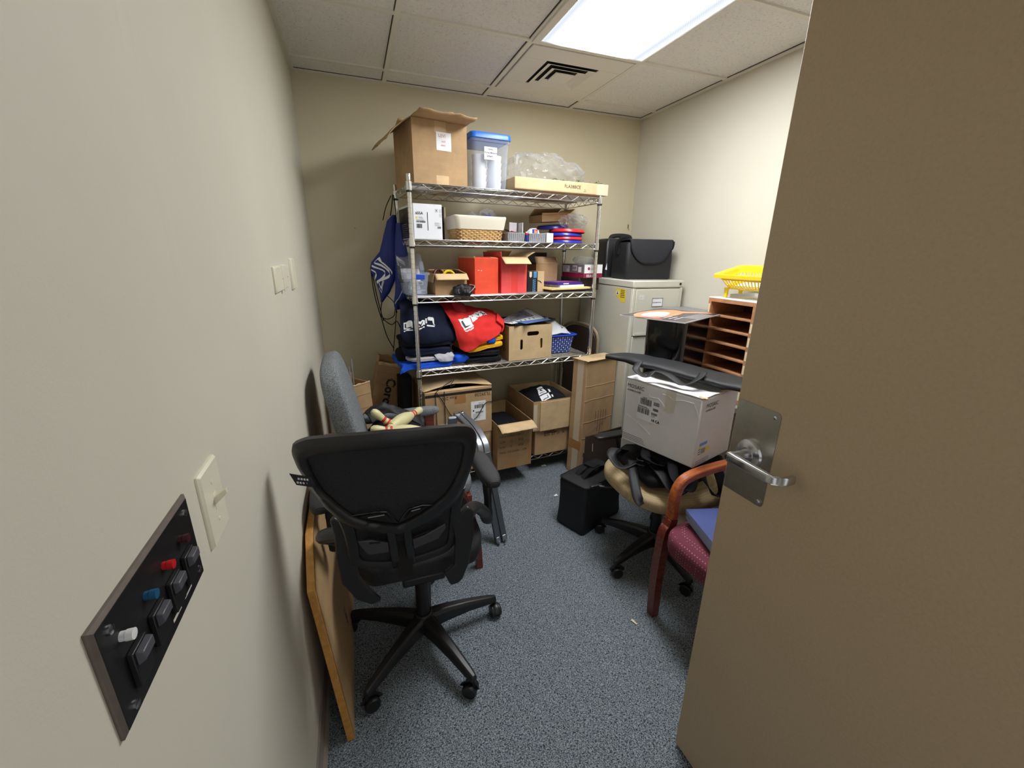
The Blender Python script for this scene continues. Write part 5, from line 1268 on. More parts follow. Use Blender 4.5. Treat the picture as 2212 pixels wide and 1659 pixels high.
for a, b in zip(rb, rt_): m.tube([a, a + (b - a) * .5 + Vector((0, 0, -.006)), b], .0030, 5, flat=(1.3, .8))
for f in (.0, .16, .32, .95): m.tube([a + (b - a) * f + Vector((0, 0, -.004 * f)) for a, b in zip(rb, rt_)], .0032, 6, closed=True)
for i in range(10):
    y = -hy + .036 + i * (2 * hy - .072) / 9; m.tube([(-hx + .030, y, .040), (hx - .030, y, .040)], .0028, 5)
for i in range(6):
    x = -hx + .036 + i * (2 * hx - .072) / 5; m.tube([(x, -hy + .030, .040), (x, hy - .030, .040)], .0028, 5)
m.build('slotted_body', YELP, t)
for sx in (-1, 1):
    for sy in (-1, 1):
        M().loft([[Vector((sx * (hx - .030) + p.x * q, sy * (hy - .030) + p.y * q, zz)) for p in ring_rr(0, 0, 0, .010, .010, .004, 3)] for zz, q in ((0, .7), (.05, 1.0), (.052 if sx < 0 else .082, 1.2))]).build('foot', YELP, t)
one(M().box(-.055, .055, -.10, .10, 0, .004).build('paper', WHITE), 'white paper lying in the yellow basket', 'paper', (2.160, 1.745, 1.342), 0, rot=(0, -.235, .05))
t = thing('paper_tray', 'white shallow tray on the sorter behind the yellow basket feet', 'tray', (2.20, 1.735, 1.2785), 0)
M().box(-.09, .09, -.11, .11, 0, .003).box(.087, .09, -.11, .11, .003, .020).box(-.09, .087, .107, .11, .003, .02).build('tray', WHITE, t)

# ---------------------------------------------------------------- tan office chair
CXc, CYc = 1.555, 1.560
t = thing('office_chair', 'tan fabric swivel chair with black base under the white coffee box', 'chair', (CXc, CYc, 0))
def star_base(t, a0, R=.303, hub=.125, m=BLACKP):
    b = M()
    b.lathe([(.030, .070), (.046, .075), (.048, .110), (.038, .135), (.034, .150)], 24)
    for k in range(5):
        a = math.radians(a0 + 72 * k); d = Vector((math.cos(a), math.sin(a), 0)); s_ = Vector((-d.y, d.x, 0))
        rows = []
        for f, w, z0, z1 in ((.02, .030, .074, .142), (.30, .024, .080, .138), (.62, .020, .080, .122), (.93, .016, .070, .100), (1.02, .012, .068, .092)):
            c = d * R * f; rows.append([c + s_ * (-w) + Vector((0, 0, z0)), c + s_ * w + Vector((0, 0, z0)), c + s_ * w + Vector((0, 0, z1 - .012)), c + s_ * w * .55 + Vector((0, 0, z1)), c - s_ * w * .55 + Vector((0, 0, z1)), c - s_ * w + Vector((0, 0, z1 - .012))])
        b.loft(rows)
    bo = b.build('base', m, t, bevel=.003)
    for k in range(5):
        a = math.radians(a0 + 72 * k); c = Vector((R * math.cos(a), R * math.sin(a), 0)); sw_ = a + 1.1 + k
        ax = Vector((math.cos(sw_), math.sin(sw_), 0)); Rm = Vector((0, 0, 1)).rotation_difference(ax).to_matrix(); fd = Vector((-ax.y, ax.x, 0)) * .012
        cm = M()
        for sg in (-1, 1): cm.lathe([(.006, -.009), (.024, -.009), (.0265, -.005), (.0265, .005), (.024, .009), (.006, .009)], 22, tuple(c + fd + ax * sg * .0125 + Vector((0, 0, .0268))), Rm)
        hood = [c + fd + Vector((0, 0, .0268)) + (fd.normalized() * math.cos(q) + Vector((0, 0, 1)) * math.sin(q)) * .029 for q in [PI * .05 + PI * .85 * i / 9 for i in range(10)]]
        cm.tube(hood, .0062, 6, flat=(1.9, .5)); cm.tube([c + Vector((0, 0, .03)), c + Vector((0, 0, .072))], .007, 8)
        cm.build('caster', BLACKP, bo)
    M().tube([(0, 0, .13), (0, 0, .30)], .026, 16).tube([(0, 0, .30), (0, 0, .41)], .018, 16).build('gas_lift', BLACKP, t)
star_base(t, 194, .285)
M().pillow((.01, 0, .445), (.535, .52, .105), .55, .75, .004, 6, 2, 56, 26).build('seat', TANF, t)
M().box(-.15, .15, -.12, .12, .378, .405).box(-.06, .06, -.06, .06, .36, .38).build('seat_plate', BLACKP, t, bevel=.004)
M().tube([(-.10, .05, .385), (-.23, .12, .372), (-.262, .14, .372)], .006, 8).pillow((-.275, .148, .372), (.07, .02, .016), .6, .6).build('lever', BLACKP, t)
M().tube(spline([(-.05, -.20, .40), (-.06, -.215, .36), (-.055, -.222, .315)], 10), .014, 8, flat=(1.6, .25)).build('cloth_tail', CREAM, t)
arm = M().pillow((-.10, .285, .570), (.23, .065, .026), .5, .5, 0, 1, 1, 36, 14); arm.build('armrest', BLACKP, t)
M().tube(spline([(.02, .20, .392), (-.02, .285, .40), (-.05, .30, .47), (-.08, .288, .56)], 14), .016, 8, flat=(1.3, .6)).build('arm_post', BLACKP, t)
# black tote bags with straps on the seat
t = thing('tote_bag', 'black folded tote bag with looping straps on the tan seat, nearest the aisle', 'bag', (1.52, 1.56, .500))
M().pillow((0, 0, .035), (.33, .36, .072), .6, .4, .016, 10, 31, 60, 24).build('bag_body', BLACKF, t)
def strap(pts, w=.018, seed=0, n=24):
    P = spline(pts, n); 
    def fn(u, v):
        i = min(int(round(v * (n - 1))), n - 1); p = P[i]; tg = (P[min(i + 1, n - 1)] - P[max(i - 1, 0)]).normalized(); sd = tg.cross(Vector((.25 * math.sin(seed + v * 5), .3, 1))).normalized()
        return p + sd * (u - .5) * 2 * w
    return M().grid(fn, 4, n)
for i, pts in enumerate(([(-.12, .10, .075), (-.19, .09, .10), (-.235, .05, .09), (-.22, -.01, .055), (-.15, -.02, .075)], [(-.15, .0, .075), (-.20, -.08, .045), (-.235, -.16, .0), (-.23, -.19, -.03)], [(-.10, -.06, .09), (-.12, -.16, .085), (-.10, -.24, .03), (-.02, -.22, .05), (.02, -.14, .09)])):
    strap(pts, .021, i).build('strap', BLACKN, t, solid=.003)
M().tube([(-.14 + .038 * math.cos(a * .45), -.07 + .030 * math.sin(a * .45), .082 + .0016 * a) for a in range(26)], .0036, 6).build('coiled_cord', BLACKG, t)
t = thing('tote_bag', 'second black tote bag with twisted handles piled under the coffee box', 'bag', (1.585, 1.50, .588))
M().pillow((0, .0, .018), (.31, .30, .058), .7, .5, .018, 12, 35, 60, 24).build('bag_body', BLACKF, t)
for i, pts in enumerate(([(-.10, .06, .02), (-.17, .03, .06), (-.215, -.03, .045), (-.17, -.07, .02), (-.11, -.05, .035)], [(-.08, -.08, .03), (-.15, -.12, .05), (-.18, -.19, .0), (-.13, -.215, -.03), (-.07, -.17, .02)], [(-.02, -.12, .03), (-.06, -.20, .02), (-.04, -.26, -.045), (.03, -.24, -.05), (.06, -.16, .02)])):
    strap(pts, .020, i + 4).build('strap', BLACKF, t, solid=.003)
# white coffee carton resting on totes and the wooden chair arm
t = thing('coffee_carton', 'white scuffed MOSAIC coffee carton perched on the chair arm and black totes', 'box', (1.352, 1.640, .655), 0, rot=(0, 0, math.radians(-73.5)))
# local x runs along the long face from the far end to the near corner; front face looks towards the aisle
w_, d_, h_ = .365, .29, .300
def quad(u, v): return Vector((u * w_, v * d_, h_ + .004 + .006 * mnoise.noise(Vector((u * 5, v * 5, 1))) - .014 * math.sin(PI * u) * math.sin(PI * min(1, v * 1.3))))
b = M().use(CARD_W)
b.box(0, w_, 0, d_, 0, h_ - .002); b.build('box_body', None, t, bevel=.006)
M().grid(quad, 18, 14).build('lid', WHITE, t, solid=.003)
MOS = mat('dark_brown_print', (54, 40, 36), .6)
k = M().use(MOS).text('MOSAIC', .025, (.006, 0, .262), FX, FY, .0014).text('COFFEE & CAFÉ', .0105, (.008, 0, .246), FX, FY, .0014, bold=.0002)
k.build('brand_print', None, t)
k = M().use(MOS).text('MOSAIC', .025, (w_, .032, .258), (0, 1, 0), FY, .0014).text('COFFEE & CAFÉ', .0105, (w_, .032, .242), (0, 1, 0), FY, .0014, bold=.0002)
k.build('brand_print', None, t)
k = paper_label(t, (.072, 0, .130), FX, FY, .110, .110, m=CARD_W2)
L0 = (.072, 0, .130); barcode(k, L0, FX, FY, .012, .072, .058, .028, 11); barcode(k, L0, FX, FY, .002, .030, .062, .026, 12); barcode(k, L0, FX, FY, .080, .082, .028, .017, 13); barcode(k, L0, FX, FY, .080, .058, .026, .012, 14); barcode(k, L0, FX, FY, .074, .038, .030, .011, 15)
k.use(INK); k.text('18643', .009, (.094, 0, .231), FX, FY, .0014, bold=.0002); lines(k, L0, FX, FY, .002, .062, .07, 2, .004, .002, 3, INK); lines(k, L0, FX, FY, .074, .034, .03, 2, .006, .0016, 4, INK)
k.text('18 CA', .0160, (.148, 0, .138), FX, FY, .0014, bold=.0007)
k.build('shipping_label', None, t, smooth=False)
k = M(); lines(k, (0, 0, 0), FX, FY, .006, .036, .13, 4, .0075, .0026, 5, GINK); k.build('small_print', None, t)
def tp(u, v): return Vector((.205 + u * .045, -.0012 - .002 * abs(mnoise.noise(Vector((u * 4, v * 6, 2)))), h_ - v * .095))
M().grid(tp, 6, 10).build('clear_tape', mat('yellowed_tape', (206, 202, 190), .3), t)
m = M()
for A, B in (((.08, .225), (.17, .250)), ((.17, .250), (.21, .215)), ((.19, .275), (.245, .262)), ((.245, .262), (.33, .275)), ((.33, .275), (.362, .215)), ((.02, .13), (.15, .075)), ((.12, .26), (.15, .215))):
    m.tube([(A[0], .0002, A[1]), ((A[0] + B[0]) / 2, -.0004, (A[1] + B[1]) / 2 + .006), (B[0], .0002, B[1])], .0008, 5, flat=(2.6, .5))
m.build('crease', mat('crease_grey', (190, 189, 190), .6), t)
k = M().use(CYANP).rect((w_, 0, 0), (0, 1, 0), FY, .026, .092, .085, .106, .0008).use(YELLAB).rect((w_, 0, 0), (0, 1, 0), FY, .026, .080, .042, .090, .0010).rect((w_, 0, 0), (0, 1, 0), FY, .078, .058, .108, .076, .0010)
barcode(k, (w_, 0, 0), (0, 1, 0), FY, .044, .055, .030, .024, 21, GINK); lines(k, (w_, 0, 0), (0, 1, 0), FY, .022, .076, .02, 3, .010, .003, 5, INK); lines(k, (w_, 0, 0), (0, 1, 0), FY, .012, .026, .11, 3, .0075, .0024, 6, GINK)
k.build('colour_label', None, t, smooth=False)
m = M().pillow((w_ - .008, .012, h_ + .004), (.034, .02, .012), .9, .9, .006, 60, 3, 20, 10).pillow((w_ - .005, .17, h_ + .008), (.016, .05, .010), .9, .9, .005, 60, 6, 20, 10); m.build('torn_corner', CARD_IN, t)
# long black bag lying over it
t = thing('long_bag', 'long flat black zip bag with carry strap lying over the coffee carton', 'bag', (0, 0, 0))
cl = [(1.372, 1.86, .992), (1.452, 1.80, .990), (1.515, 1.70, .982), (1.575, 1.56, .978), (1.625, 1.43, .972), (1.68, 1.28, .970)]
sp_ = spline(cl, 30); n = 30
def lb(u, v):
    i = min(int(round(v * (n - 1))), n - 1); p = sp_[i]; f = i / (n - 1)
    tg = (sp_[min(i + 1, n - 1)] - sp_[max(i - 1, 0)]).normalized(); sd = Vector((tg.y, -tg.x, 0)).normalized()
    w = .084 * min(1, .2 + 2.4 * f) if f < .34 else .084; th = .010 + .010 * min(1, f * 3)
    a = 2 * PI * u; ca, sa = math.cos(a), math.sin(a)
    q = p + sd * math.copysign(abs(ca) ** .7, ca) * w + Vector((0, 0, math.copysign(abs(sa) ** .8, sa) * th + th))
    return q + Vector((0, 0, .005 * mnoise.noise(q * 16)))
m = M().grid(lb, 28, n, closed=True)
m.add([lb(k / 28, 0) for k in range(28)], [tuple(range(28))]); m.add([lb(k / 28, 1) for k in range(28)], [tuple(range(28))])
m.build('bag_body', BLACKN, t)
M().tube([lb(.56, v / 29) + Vector((0, 0, .002)) for v in range(8, 30)], .0022, 5).build('zip', BLACKG, t)
strap([(1.405, 1.63, 1.030), (1.365, 1.60, 1.005), (1.375, 1.54, .985), (1.42, 1.545, 1.005), (1.455, 1.50, 1.000), (1.47, 1.42, .978), (1.52, 1.40, 1.0), (1.57, 1.42, 1.02)], .016, 2, 40).build('carry_strap', BLACKN, t, solid=.003)

# ---------------------------------------------------------------- wooden armchair with burgundy seat
t = thing('armchair', 'wooden armchair with burgundy dotted seat half hidden behind the door', 'chair', (1.295, 1.245, 0), math.radians(4))
# local: x to the back of the chair, y negative towards its other arm
def leg_poly(poly, y0, y1): 
    return M().prism(poly, y1 - y0, (0, y1, 0), FX, FY)
def arm_side(yc, nm):
    a = spline([(.018, 0, .0), (.012, 0, .20), (.022, 0, .40), (.040, 0, .445), (.050, 0, .50), (.048, 0, .57), (.075, 0, .632), (.15, 0, .655), (.30, 0, .66), (.46, 0, .655), (.52, 0, .64)], 46)
    R = []
    for i, p in enumerate(a):
        tg = (a[min(i + 1, 45)] - a[max(i - 1, 0)]).normalized(); nn = Vector((-tg.z, 0, tg.x)); f = i / 45
        hw = .016 + .006 * math.sin(min(1, f * 2.2) * PI); hy = .019
        q = p + Vector((0, yc, 0)); R.append([q + nn * s1 * hw + Vector((0, s2 * hy, 0)) for s1, s2 in ((-1, -1), (1, -1), (1, 1), (-1, 1))])
    return R
R = arm_side(0, ''); k1 = 16
M().loft(R[:k1 + 1]).build('leg', CHERRY_D, t, bevel=.004); M().loft(R[k1:]).build('arm', CHERRY, t, bevel=.006)
R = arm_side(-.54, ''); M().loft(R[:k1 + 1]).build('leg', CHERRY_D, t, bevel=.004); M().loft(R[k1:]).build('arm', CHERRY, t, bevel=.006)
for yc in (0, -.54):
    M().loft([[Vector((x + a * .016, yc + b * .018, zz)) for a, b in ((-1, -1), (1, -1), (1, 1), (-1, 1))] for x, zz in ((.57, 0), (.535, .25), (.525, .42), (.535, .66), (.58, .90))]).build('leg', CHERRY_D, t, bevel=.004)
M().box(.03, .52, -.525, -.015, .335, .385).build('seat_rail', CHERRY_D, t, bevel=.004)
M().pillow((.245, -.268, .418), (.565, .505, .125), .45, .35, .002, 6, 3, 60, 26).build('seat', BURG, t)
M().pillow((.555, -.27, .72), (.07, .46, .38), .5, .5, 0, 1, 1, 30, 18, R=Matrix.Rotation(.14, 3, 'Y')).build('backrest', BURG, t)
# folders on the seat
def folder_stack(x, y, rz, n, labels, w=.24, d=.25, z0=.479, tilt=0):
    for i in range(n):
        m = M().use(FOLD_B).box(-w / 2, w / 2, -d / 2, d / 2, .0065, .0075).box(-w / 2, w / 2, -d / 2, d / 2, 0, .001).box(-w / 2, -w / 2 + .001, -d / 2, d / 2, .001, .0065) if i % 2 == 99 else M().use(FOLD_B).box(-w / 2, w / 2, -d / 2, d / 2, .0108, .0118).use(FOLD_L).box(-w / 2 + .001, w / 2 - .001, -d / 2 + .001, d / 2 - .001, .0, .0108)
        one(m.build('folder', None), labels[i], 'folder', (x - .004 * i, y + .003 * (i % 2), z0 + .012 * i), 0, 'blue folders on the armchair', rot=(0, tilt, rz + .02 * (i % 3)))
nm = ('bottom', 'second', 'third', 'fourth', 'topmost')
folder_stack(1.462, 1.052, -.30, 5, ['blue folder, %s of the front stack on the burgundy seat' % s_ for s_ in nm])
folder_stack(1.655, 1.165, .35, 3, ['blue folder, %s of the small stack at the back of the burgundy seat' % s_ for s_ in ('bottom', 'middle', 'topmost')], .22, .14, .512, -.25)
# ---------------------------------------------------------------- black mesh office chair in the foreground
OX, OY = .3625, 1.4445
t = thing('office_chair', 'black mesh-back swivel office chair in the foreground, back to the camera', 'chair', (OX, OY, 0))
star_base(t, 222.5)
# everything above in local coordinates (x right, y away from the camera); the back leans toward the camera at the top
def yb(x, zz):
    # depth of the back shell: leaning, wings curved forward
    return -.388 + (1.06 - zz) * .27 - .055 * (x + .08) + .85 * (x + .085) ** 2
def poly_r(poly, c, th):
    d = Vector((math.cos(th), math.sin(th))); best = 0
    for i in range(len(poly)):
        a = Vector(poly[i]) - c; b = Vector(poly[(i + 1) % len(poly)]) - c; e = b - a
        den = d.x * e.y - d.y * e.x
        if abs(den) < 1e-12: continue
        s_ = (a.x * e.y - a.y * e.x) / den; q = (a.x * d.y - a.y * d.x) / den
        if s_ > 0 and -1e-6 <= q <= 1 + 1e-6: best = max(best, s_)
    return best
outer = [(.059, 1.050), (.062, 1.068), (.075, 1.082), (.10, 1.093), (.16, 1.100), (.26, 1.103), (.36, 1.098), (.43, 1.089), (.459, 1.080), (.476, 1.062), (.484, 1.040), (.484, 1.0), (.478, .96), (.468, .915), (.452, .86), (.425, .815), (.37, .775), (.30, .752), (.278, .748), (.255, .752), (.19, .782), (.14, .822), (.108, .875), (.082, .945), (.064, 1.01)]
inner = [(.090, 1.030), (.096, 1.041), (.12, 1.050), (.19, 1.055), (.27, 1.055), (.36, 1.050), (.42, 1.041), (.44, 1.033), (.447, 1.018), (.446, .99), (.440, .946), (.425, .905), (.400, .863), (.366, .838), (.33, .815), (.29, .796), (.278, .792), (.265, .796), (.21, .818), (.170, .845), (.140, .885), (.111, .934), (.097, .985)]
cc = Vector((.272, .95)); NA = 120; OXl = .3625
def bp(x, zz, dy=0):
    x = .272 + (x - .272) * 1.035; zz = zz - .012
    return Vector((x - OXl, yb(x - OXl, zz) + dy, zz))
Rf, Ro = [], []
rows = []
for i in range(NA):
    th = 2 * PI * i / NA; ro_ = poly_r(outer, cc, th); ri = poly_r(inner, cc, th); d = Vector((math.cos(th), math.sin(th)))
    O, I = cc + d * ro_, cc + d * ri; mid = cc + d * (ro_ * .55 + ri * .45); nb = cc + d * (ri + .006)
    rows.append([bp(O.x, O.y, .012), bp(*(cc + d * (ro_ - .001)), -.004), bp(mid.x, mid.y, -.014), bp(nb.x, nb.y, -.010), bp(I.x, I.y, -.002), bp(I.x, I.y, .010), bp(mid.x, mid.y, .016)])
m = M(); k_ = len(rows[0]); vs = [p for r in rows for p in r]; fs = []
for i in range(NA):
    j = (i + 1) % NA
    for a in range(k_): b = (a + 1) % k_; fs.append((i * k_ + a, i * k_ + b, j * k_ + b, j * k_ + a))
m.add(vs, fs); m.build('back_frame', BLACKP, t, ang=50)
# mesh panel stretched inside the frame, bellied slightly
def mp(u, v):
    th = 2 * PI * u; ri = poly_r(inner, cc, th) * 1.015; d = Vector((math.cos(th), math.sin(th))); p = cc + d * ri * v
    return bp(p.x, p.y, .004 + .022 * (1 - v * v))
M().grid(mp, 96, 12, closed=True).build('mesh_panel', MESH, t)
# V-shaped lumbar edge and two openings behind it
for pts in ([(.160, .842), (.182, .848), (.225, .852), (.250, .848), (.262, .83), (.278, .802), (.294, .83), (.306, .846), (.34, .850), (.366, .842)],):
    M().tube([bp(x, zz, -.004) for x, zz in pts], .0028, 6).build('lumbar_edge', BLACKG, t)
for pts in ([(.175, .836), (.225, .842), (.248, .838), (.262, .806), (.225, .818)], [(.296, .808), (.312, .836), (.352, .840), (.335, .820)]):
    M().add([bp(x, zz, .000) for x, zz in pts], [tuple(range(len(pts)))]).build('lumbar_opening', VOID, t, solid=.002, smooth=False)
for a, b in (((.205, .832), (.245, .836)), ((.312, .834), (.335, .837))): M().tube([bp(*a, -.002), bp(*b, -.002)], .0014, 5).build('strap_edge', GREYP, t)
# spine: two bars with a slot between, curving under the seat
for x0, x1 in ((-.1165, -.0945), (-.0735, -.0515)):
    R = []
    for zz, sh_, dy in ((.765, 0, 0), (.70, .003, -.006), (.63, .008, .004), (.585, .010, .022), (.560, .012, .05), (.548, .014, .12), (.545, .014, .20)):
        y = yb(-.085, zz) + dy - .012
        up_ = Vector((0, .020, 0)) if zz > .57 else Vector((0, .004, .022))
        R.append([Vector((x0 + sh_, y, zz)), Vector((x1 + sh_, y, zz)), Vector((x1 + sh_, y, zz)) + up_, Vector((x0 + sh_, y, zz)) + up_])
    M().loft(R).build('spine', BLACKP, t, bevel=.004)
M().box(-.094, -.052, yb(-.08, .66) - .002, yb(-.08, .66) + .012, .575, .76).build('spine_slot', VOID, t)
M().tube([(-.073, yb(-.08, .60) - .012, .585), (-.072, yb(-.08, .60) - .012, .600)], .006, 8).build('spine_pin', GREYM, t)
# lower back: rounded U frame with a padded panel
def lo(x, zz, dy=0): return Vector((x - OXl, yb(x - OXl, zz) + .020 + dy, zz))
U = spline([(.138, .83), (.150, .77), (.155, .70), (.155, .650), (.170, .622), (.21, .608), (.28, .600), (.36, .604), (.415, .612), (.436, .640), (.440, .70), (.444, .78), (.455, .85)], 60)
U = [Vector((p[0], p[1])) if len(p) == 2 else p for p in [Vector((q.x, q.y)) for q in [Vector((a.x, a.y, 0)) for a in U]]] if len(U[0]) == 3 else U
M().tube([lo(p[0], p[1]) for p in U], .0135, 8, flat=(1.3, .8)).build('lower_frame', BLACKP, t)
def lp(u, v):
    x = .150 + u * .295; zz = .612 + v * .20; e = 1 - .10 * (1 - v) ** 3 * abs(2 * u - 1)
    return lo(.2975 + (x - .2975) * e, zz, .006 - .014 * math.sin(PI * u) * math.sin(PI * v))
M().grid(lp, 22, 16).build('lower_panel', MESH, t, solid=.006)
for pts in ([(.170, .752), (.205, .748), (.248, .728), (.248, .697), (.205, .700), (.190, .706)], [(.312, .722), (.345, .728), (.405, .752), (.408, .738), (.385, .706), (.315, .690)]):
    M().prism([(x - OXl, zz) for x, zz in pts], .012, (0, yb(.0, .72) + .012 - .02, 0), FX, FY).build('lumbar_grip', mat('grip_plastic', (52, 52, 56), .45), t, bevel=.003)
for a, b in (((.20, .742), (.228, .738)), ((.318, .734), (.358, .742))): M().prism([(a[0] - OXl, a[1]), (b[0] - OXl, b[1]), (b[0] - OXl, b[1] - .004), (a[0] - OXl, a[1] - .004)], .002, (0, yb(0, .72) - .020, 0), FX, FY).build('grip_slot', VOID, t)
# seat
M().pillow((.0, .055, .478), (.45, .43, .095), .45, .5, 0, 1, 1, 52, 22).build('seat', MESH, t)
M().loft([ring_rr(0, .05, zz, hx, hy, .05, 6) for zz, hx, hy in ((.395, .13, .12), (.42, .18, .17), (.44, .20, .19), (.455, .20, .19))]).build('seat_pan', BLACKP, t, bevel=.004)
M().box(-.075, .075, -.10, .11, .365, .40).build('tilt_mechanism', BLACKP, t, bevel=.008)
# arms: wide leaf plate under the seat, elbow, post and ribbed pad
RIB = NT('ribbed_arm_pad'); RIB.b.inputs['Roughness'].default_value = .6; RIB.col(s2l((40, 40, 44)))
w1 = RIB.n('ShaderNodeTexWave'); w1.inputs['Scale'].default_value = 75; RIB.l(RIB.tc((0, 1, .0)), w1.inputs['Vector']); RIB.bump(w1.outputs['Fac'], .5, .002); w1.bands_direction = 'Y'; RIB = RIB.m
def arm(sx, lift=0, dy=0):
    X = .268 if sx > 0 else -.285
    plate = [(.150, .775), (.165, .765), (.130, .715), (.118, .66), (.130, .52), (.115, .46), (.085, .445), (.055, .455), (.030, .49), (.055, .56), (.075, .66), (.082, .72)]
    P = M(); base_y = -.262
    pl_ = [(.112, .757), (.120, .762), (.132, .752), (.139, .738), (.138, .656), (.122, .558), (.100, .505), (.086, .491), (.062, .489), (.056, .50), (.042, .540), (.074, .562), (.080, .661), (.069, .718)] if sx > 0 else [(a - OXl, b) for a, b in ((.100, .768), (.112, .778), (.146, .745), (.158, .722), (.152, .64), (.160, .56), (.185, .505), (.215, .455), (.185, .448), (.145, .48), (.110, .55), (.104, .64), (.106, .72))]
    P.prism(pl_, .018, (0, (-.252 if sx > 0 else -.205) + dy, 0), FX, FY); P.build('arm_plate', BLACKP, t, bevel=.005)
    xe = .118 if sx > 0 else -.235
    el = spline([(xe, (-.23 if sx > 0 else -.19) + dy, .70), (xe + .06 * sx, -.12 + dy, .655), (X - .03 * sx, -.03 + dy, .565), (X - .004 * sx, .005 + dy, .50 + lift), (X, .01 + dy, .53 + lift), (X, .012 + dy, .60 + lift), (X - .002 * sx, .02 + dy, .65 + lift)], 34)
    M().tube(el, [.026] * 6 + [.025] * 6 + [.023] * 6 + [.021] * 6 + [.017] * 5 + [.019] * 5, 12, flat=(1, .8)).build('arm_post', BLACKP, t, ang=60)
    M().pillow((X + (.010 if sx > 0 else -.020), .085 + dy, .678 + lift), (.074, .265, .052), .55, .6, 0, 1, 1, 40, 16).build('arm_pad', RIB, t)
arm(1); arm(-1, .020, .0)
# fabric tag on the left edge of the back
m = M().use(BLACKN).grid(lambda u, v: bp(.093 - .045 * u + .01 * v, .985 - .035 * v + .012 * u, -.012 - .006 * u), 5, 5).use(WHITE)
for i in range(2):
    for j in range(4): m.grid(lambda u, v, i=i, j=j: bp(.086 - .006 * j - .004 * u - .004 * i, .980 - .012 * i + .0015 * j - .006 * v, -.0145 - .006 * (j / 5)), 2, 2)
m.build('fabric_tag', None, t, solid=.0008)

# ---------------------------------------------------------------- grey tweed armchair against the left wall
t = thing('armchair', 'grey tweed guest armchair with wooden frame against the left wall', 'chair', (.10, 2.045, 0))
# faces +x; local y spans the width
M().pillow((.045, .0, .775), (.095, .50, .56), .5, .38, 0, 1, 1, 44, 26, R=Matrix.Rotation(-.20, 3, 'Y')).build('backrest', TWEED, t)
M().prism([(-.235, .52), (.235, .52), (.235, 1.04), (-.235, 1.04)], .012, (-.035, 0, .0), (0, 1, 0), (-.2, 0, 1)).build('back_shell', BLACKP, t, bevel=.004) if False else None
M().box(.02, .56, -.24, .24, .345, .39).build('seat_rail', CHERRY_D, t, bevel=.004)
M().pillow((.31, 0, .425), (.54, .50, .11), .45, .35, 0, 1, 1, 50, 22).build('seat', TWEED, t)
for y in (-.275, .275):
    A = spline([(.580, y, 0), (.565, y, .20), (.515, y, .40), (.465, y, .48), (.452, y, .56), (.450, y, .625)], 24); R = []
    for i, p in enumerate(A):
        tg = (A[min(i + 1, 23)] - A[max(i - 1, 0)]).normalized(); nn = Vector((tg.z, 0, -tg.x)); hw = .017 + .012 * (i / 23) ** 2
        R.append([p + nn * a * hw + Vector((0, b * .017, 0)) for a, b in ((-1, -1), (1, -1), (1, 1), (-1, 1))])
    M().loft(R).build('leg', CHERRY_D, t, bevel=.004)
    M().loft([[Vector((x + a * .017, y + b * .017, zz)) for a, b in ((-1, -1), (1, -1), (1, 1), (-1, 1))] for x, zz in ((-.04, 0), (.0, .3), (.01, .60), (-.02, .80))]).build('leg', CHERRY_D, t, bevel=.004)
    M().pillow((.29, y, .640), (.44, .062, .050), .6, .4, 0, 1, 1, 36, 14, R=Matrix.Rotation(-.03, 3, 'Y')).build('armrest', TWEED, t)
# bowling pins in a black net bag on its seat
t = thing('net_bag', 'black open bag spilling bowling pins on the grey armchair seat', 'bag', (.345, 2.13, .487))
M().pillow((0, .04, .085), (.27, .22, .165), .7, .6, .02, 12, 41, 56, 24).build('bag_body', BLKC, t)
M().grid(patch([[(-.14, .13, .20), (-.06, .13, .245), (.06, .12, .21), (.16, .12, .15)], [(-.12, .06, .22), (-.04, .09, .265), (.05, .09, .22), (.17, .09, .14)], [(-.10, .02, .19), (-.02, .06, .22), (.06, .06, .185), (.16, .06, .12)]], 30, 20, .012, 20, 2), 30, 20).build('bag_mouth', BLACKN, t, solid=.003)
PIN = [(.001, 0), (.024, .0), (.027, .01), (.036, .06), (.040, .10), (.036, .15), (.024, .20), (.0185, .225), (.0180, .24), (.0215, .262), (.0240, .285), (.0215, .305), (.012, .318), (.001, .321)]
def pin(loc, d, label, k=.95):
    R = Vector((0, 0, 1)).rotation_difference(Vector(d).normalized())
    t = thing('bowling_pin', label, 'bowling pin', loc, 0, 'toy bowling pins on the grey armchair', rot=R.to_euler())
    M().lathe([(r * k, zz * k) for r, zz in PIN], 28).build('pin_body', PINW, t)
    for z0 in (.206, .236): M().lathe([(.0235 * k - (z0 - .206) * .12, (z0 - .008) * k), (.0238 * k - (z0 - .206) * .13, z0 * k), (.0225 * k - (z0 - .206) * .12, (z0 + .008) * k)], 28, cap=False).build('red_band', PINR, t)
pin((.440, 2.10, .565), (-.68, .0, .70), 'bowling pin standing head-up out of the black bag, tallest of the pins', .86)
pin((.490, 2.00, .655), (-1, -.02, .22), 'bowling pin lying flat nearest the office chair back', .82)
pin((.330, 2.07, .680), (.62, .74, -.03), 'bowling pin lying with its head toward the wooden arm, longest visible', .86)
pin((.318, 1.985, .680), (.15, .95, -.12), 'bowling pin lying end-on between the other pins', .66)

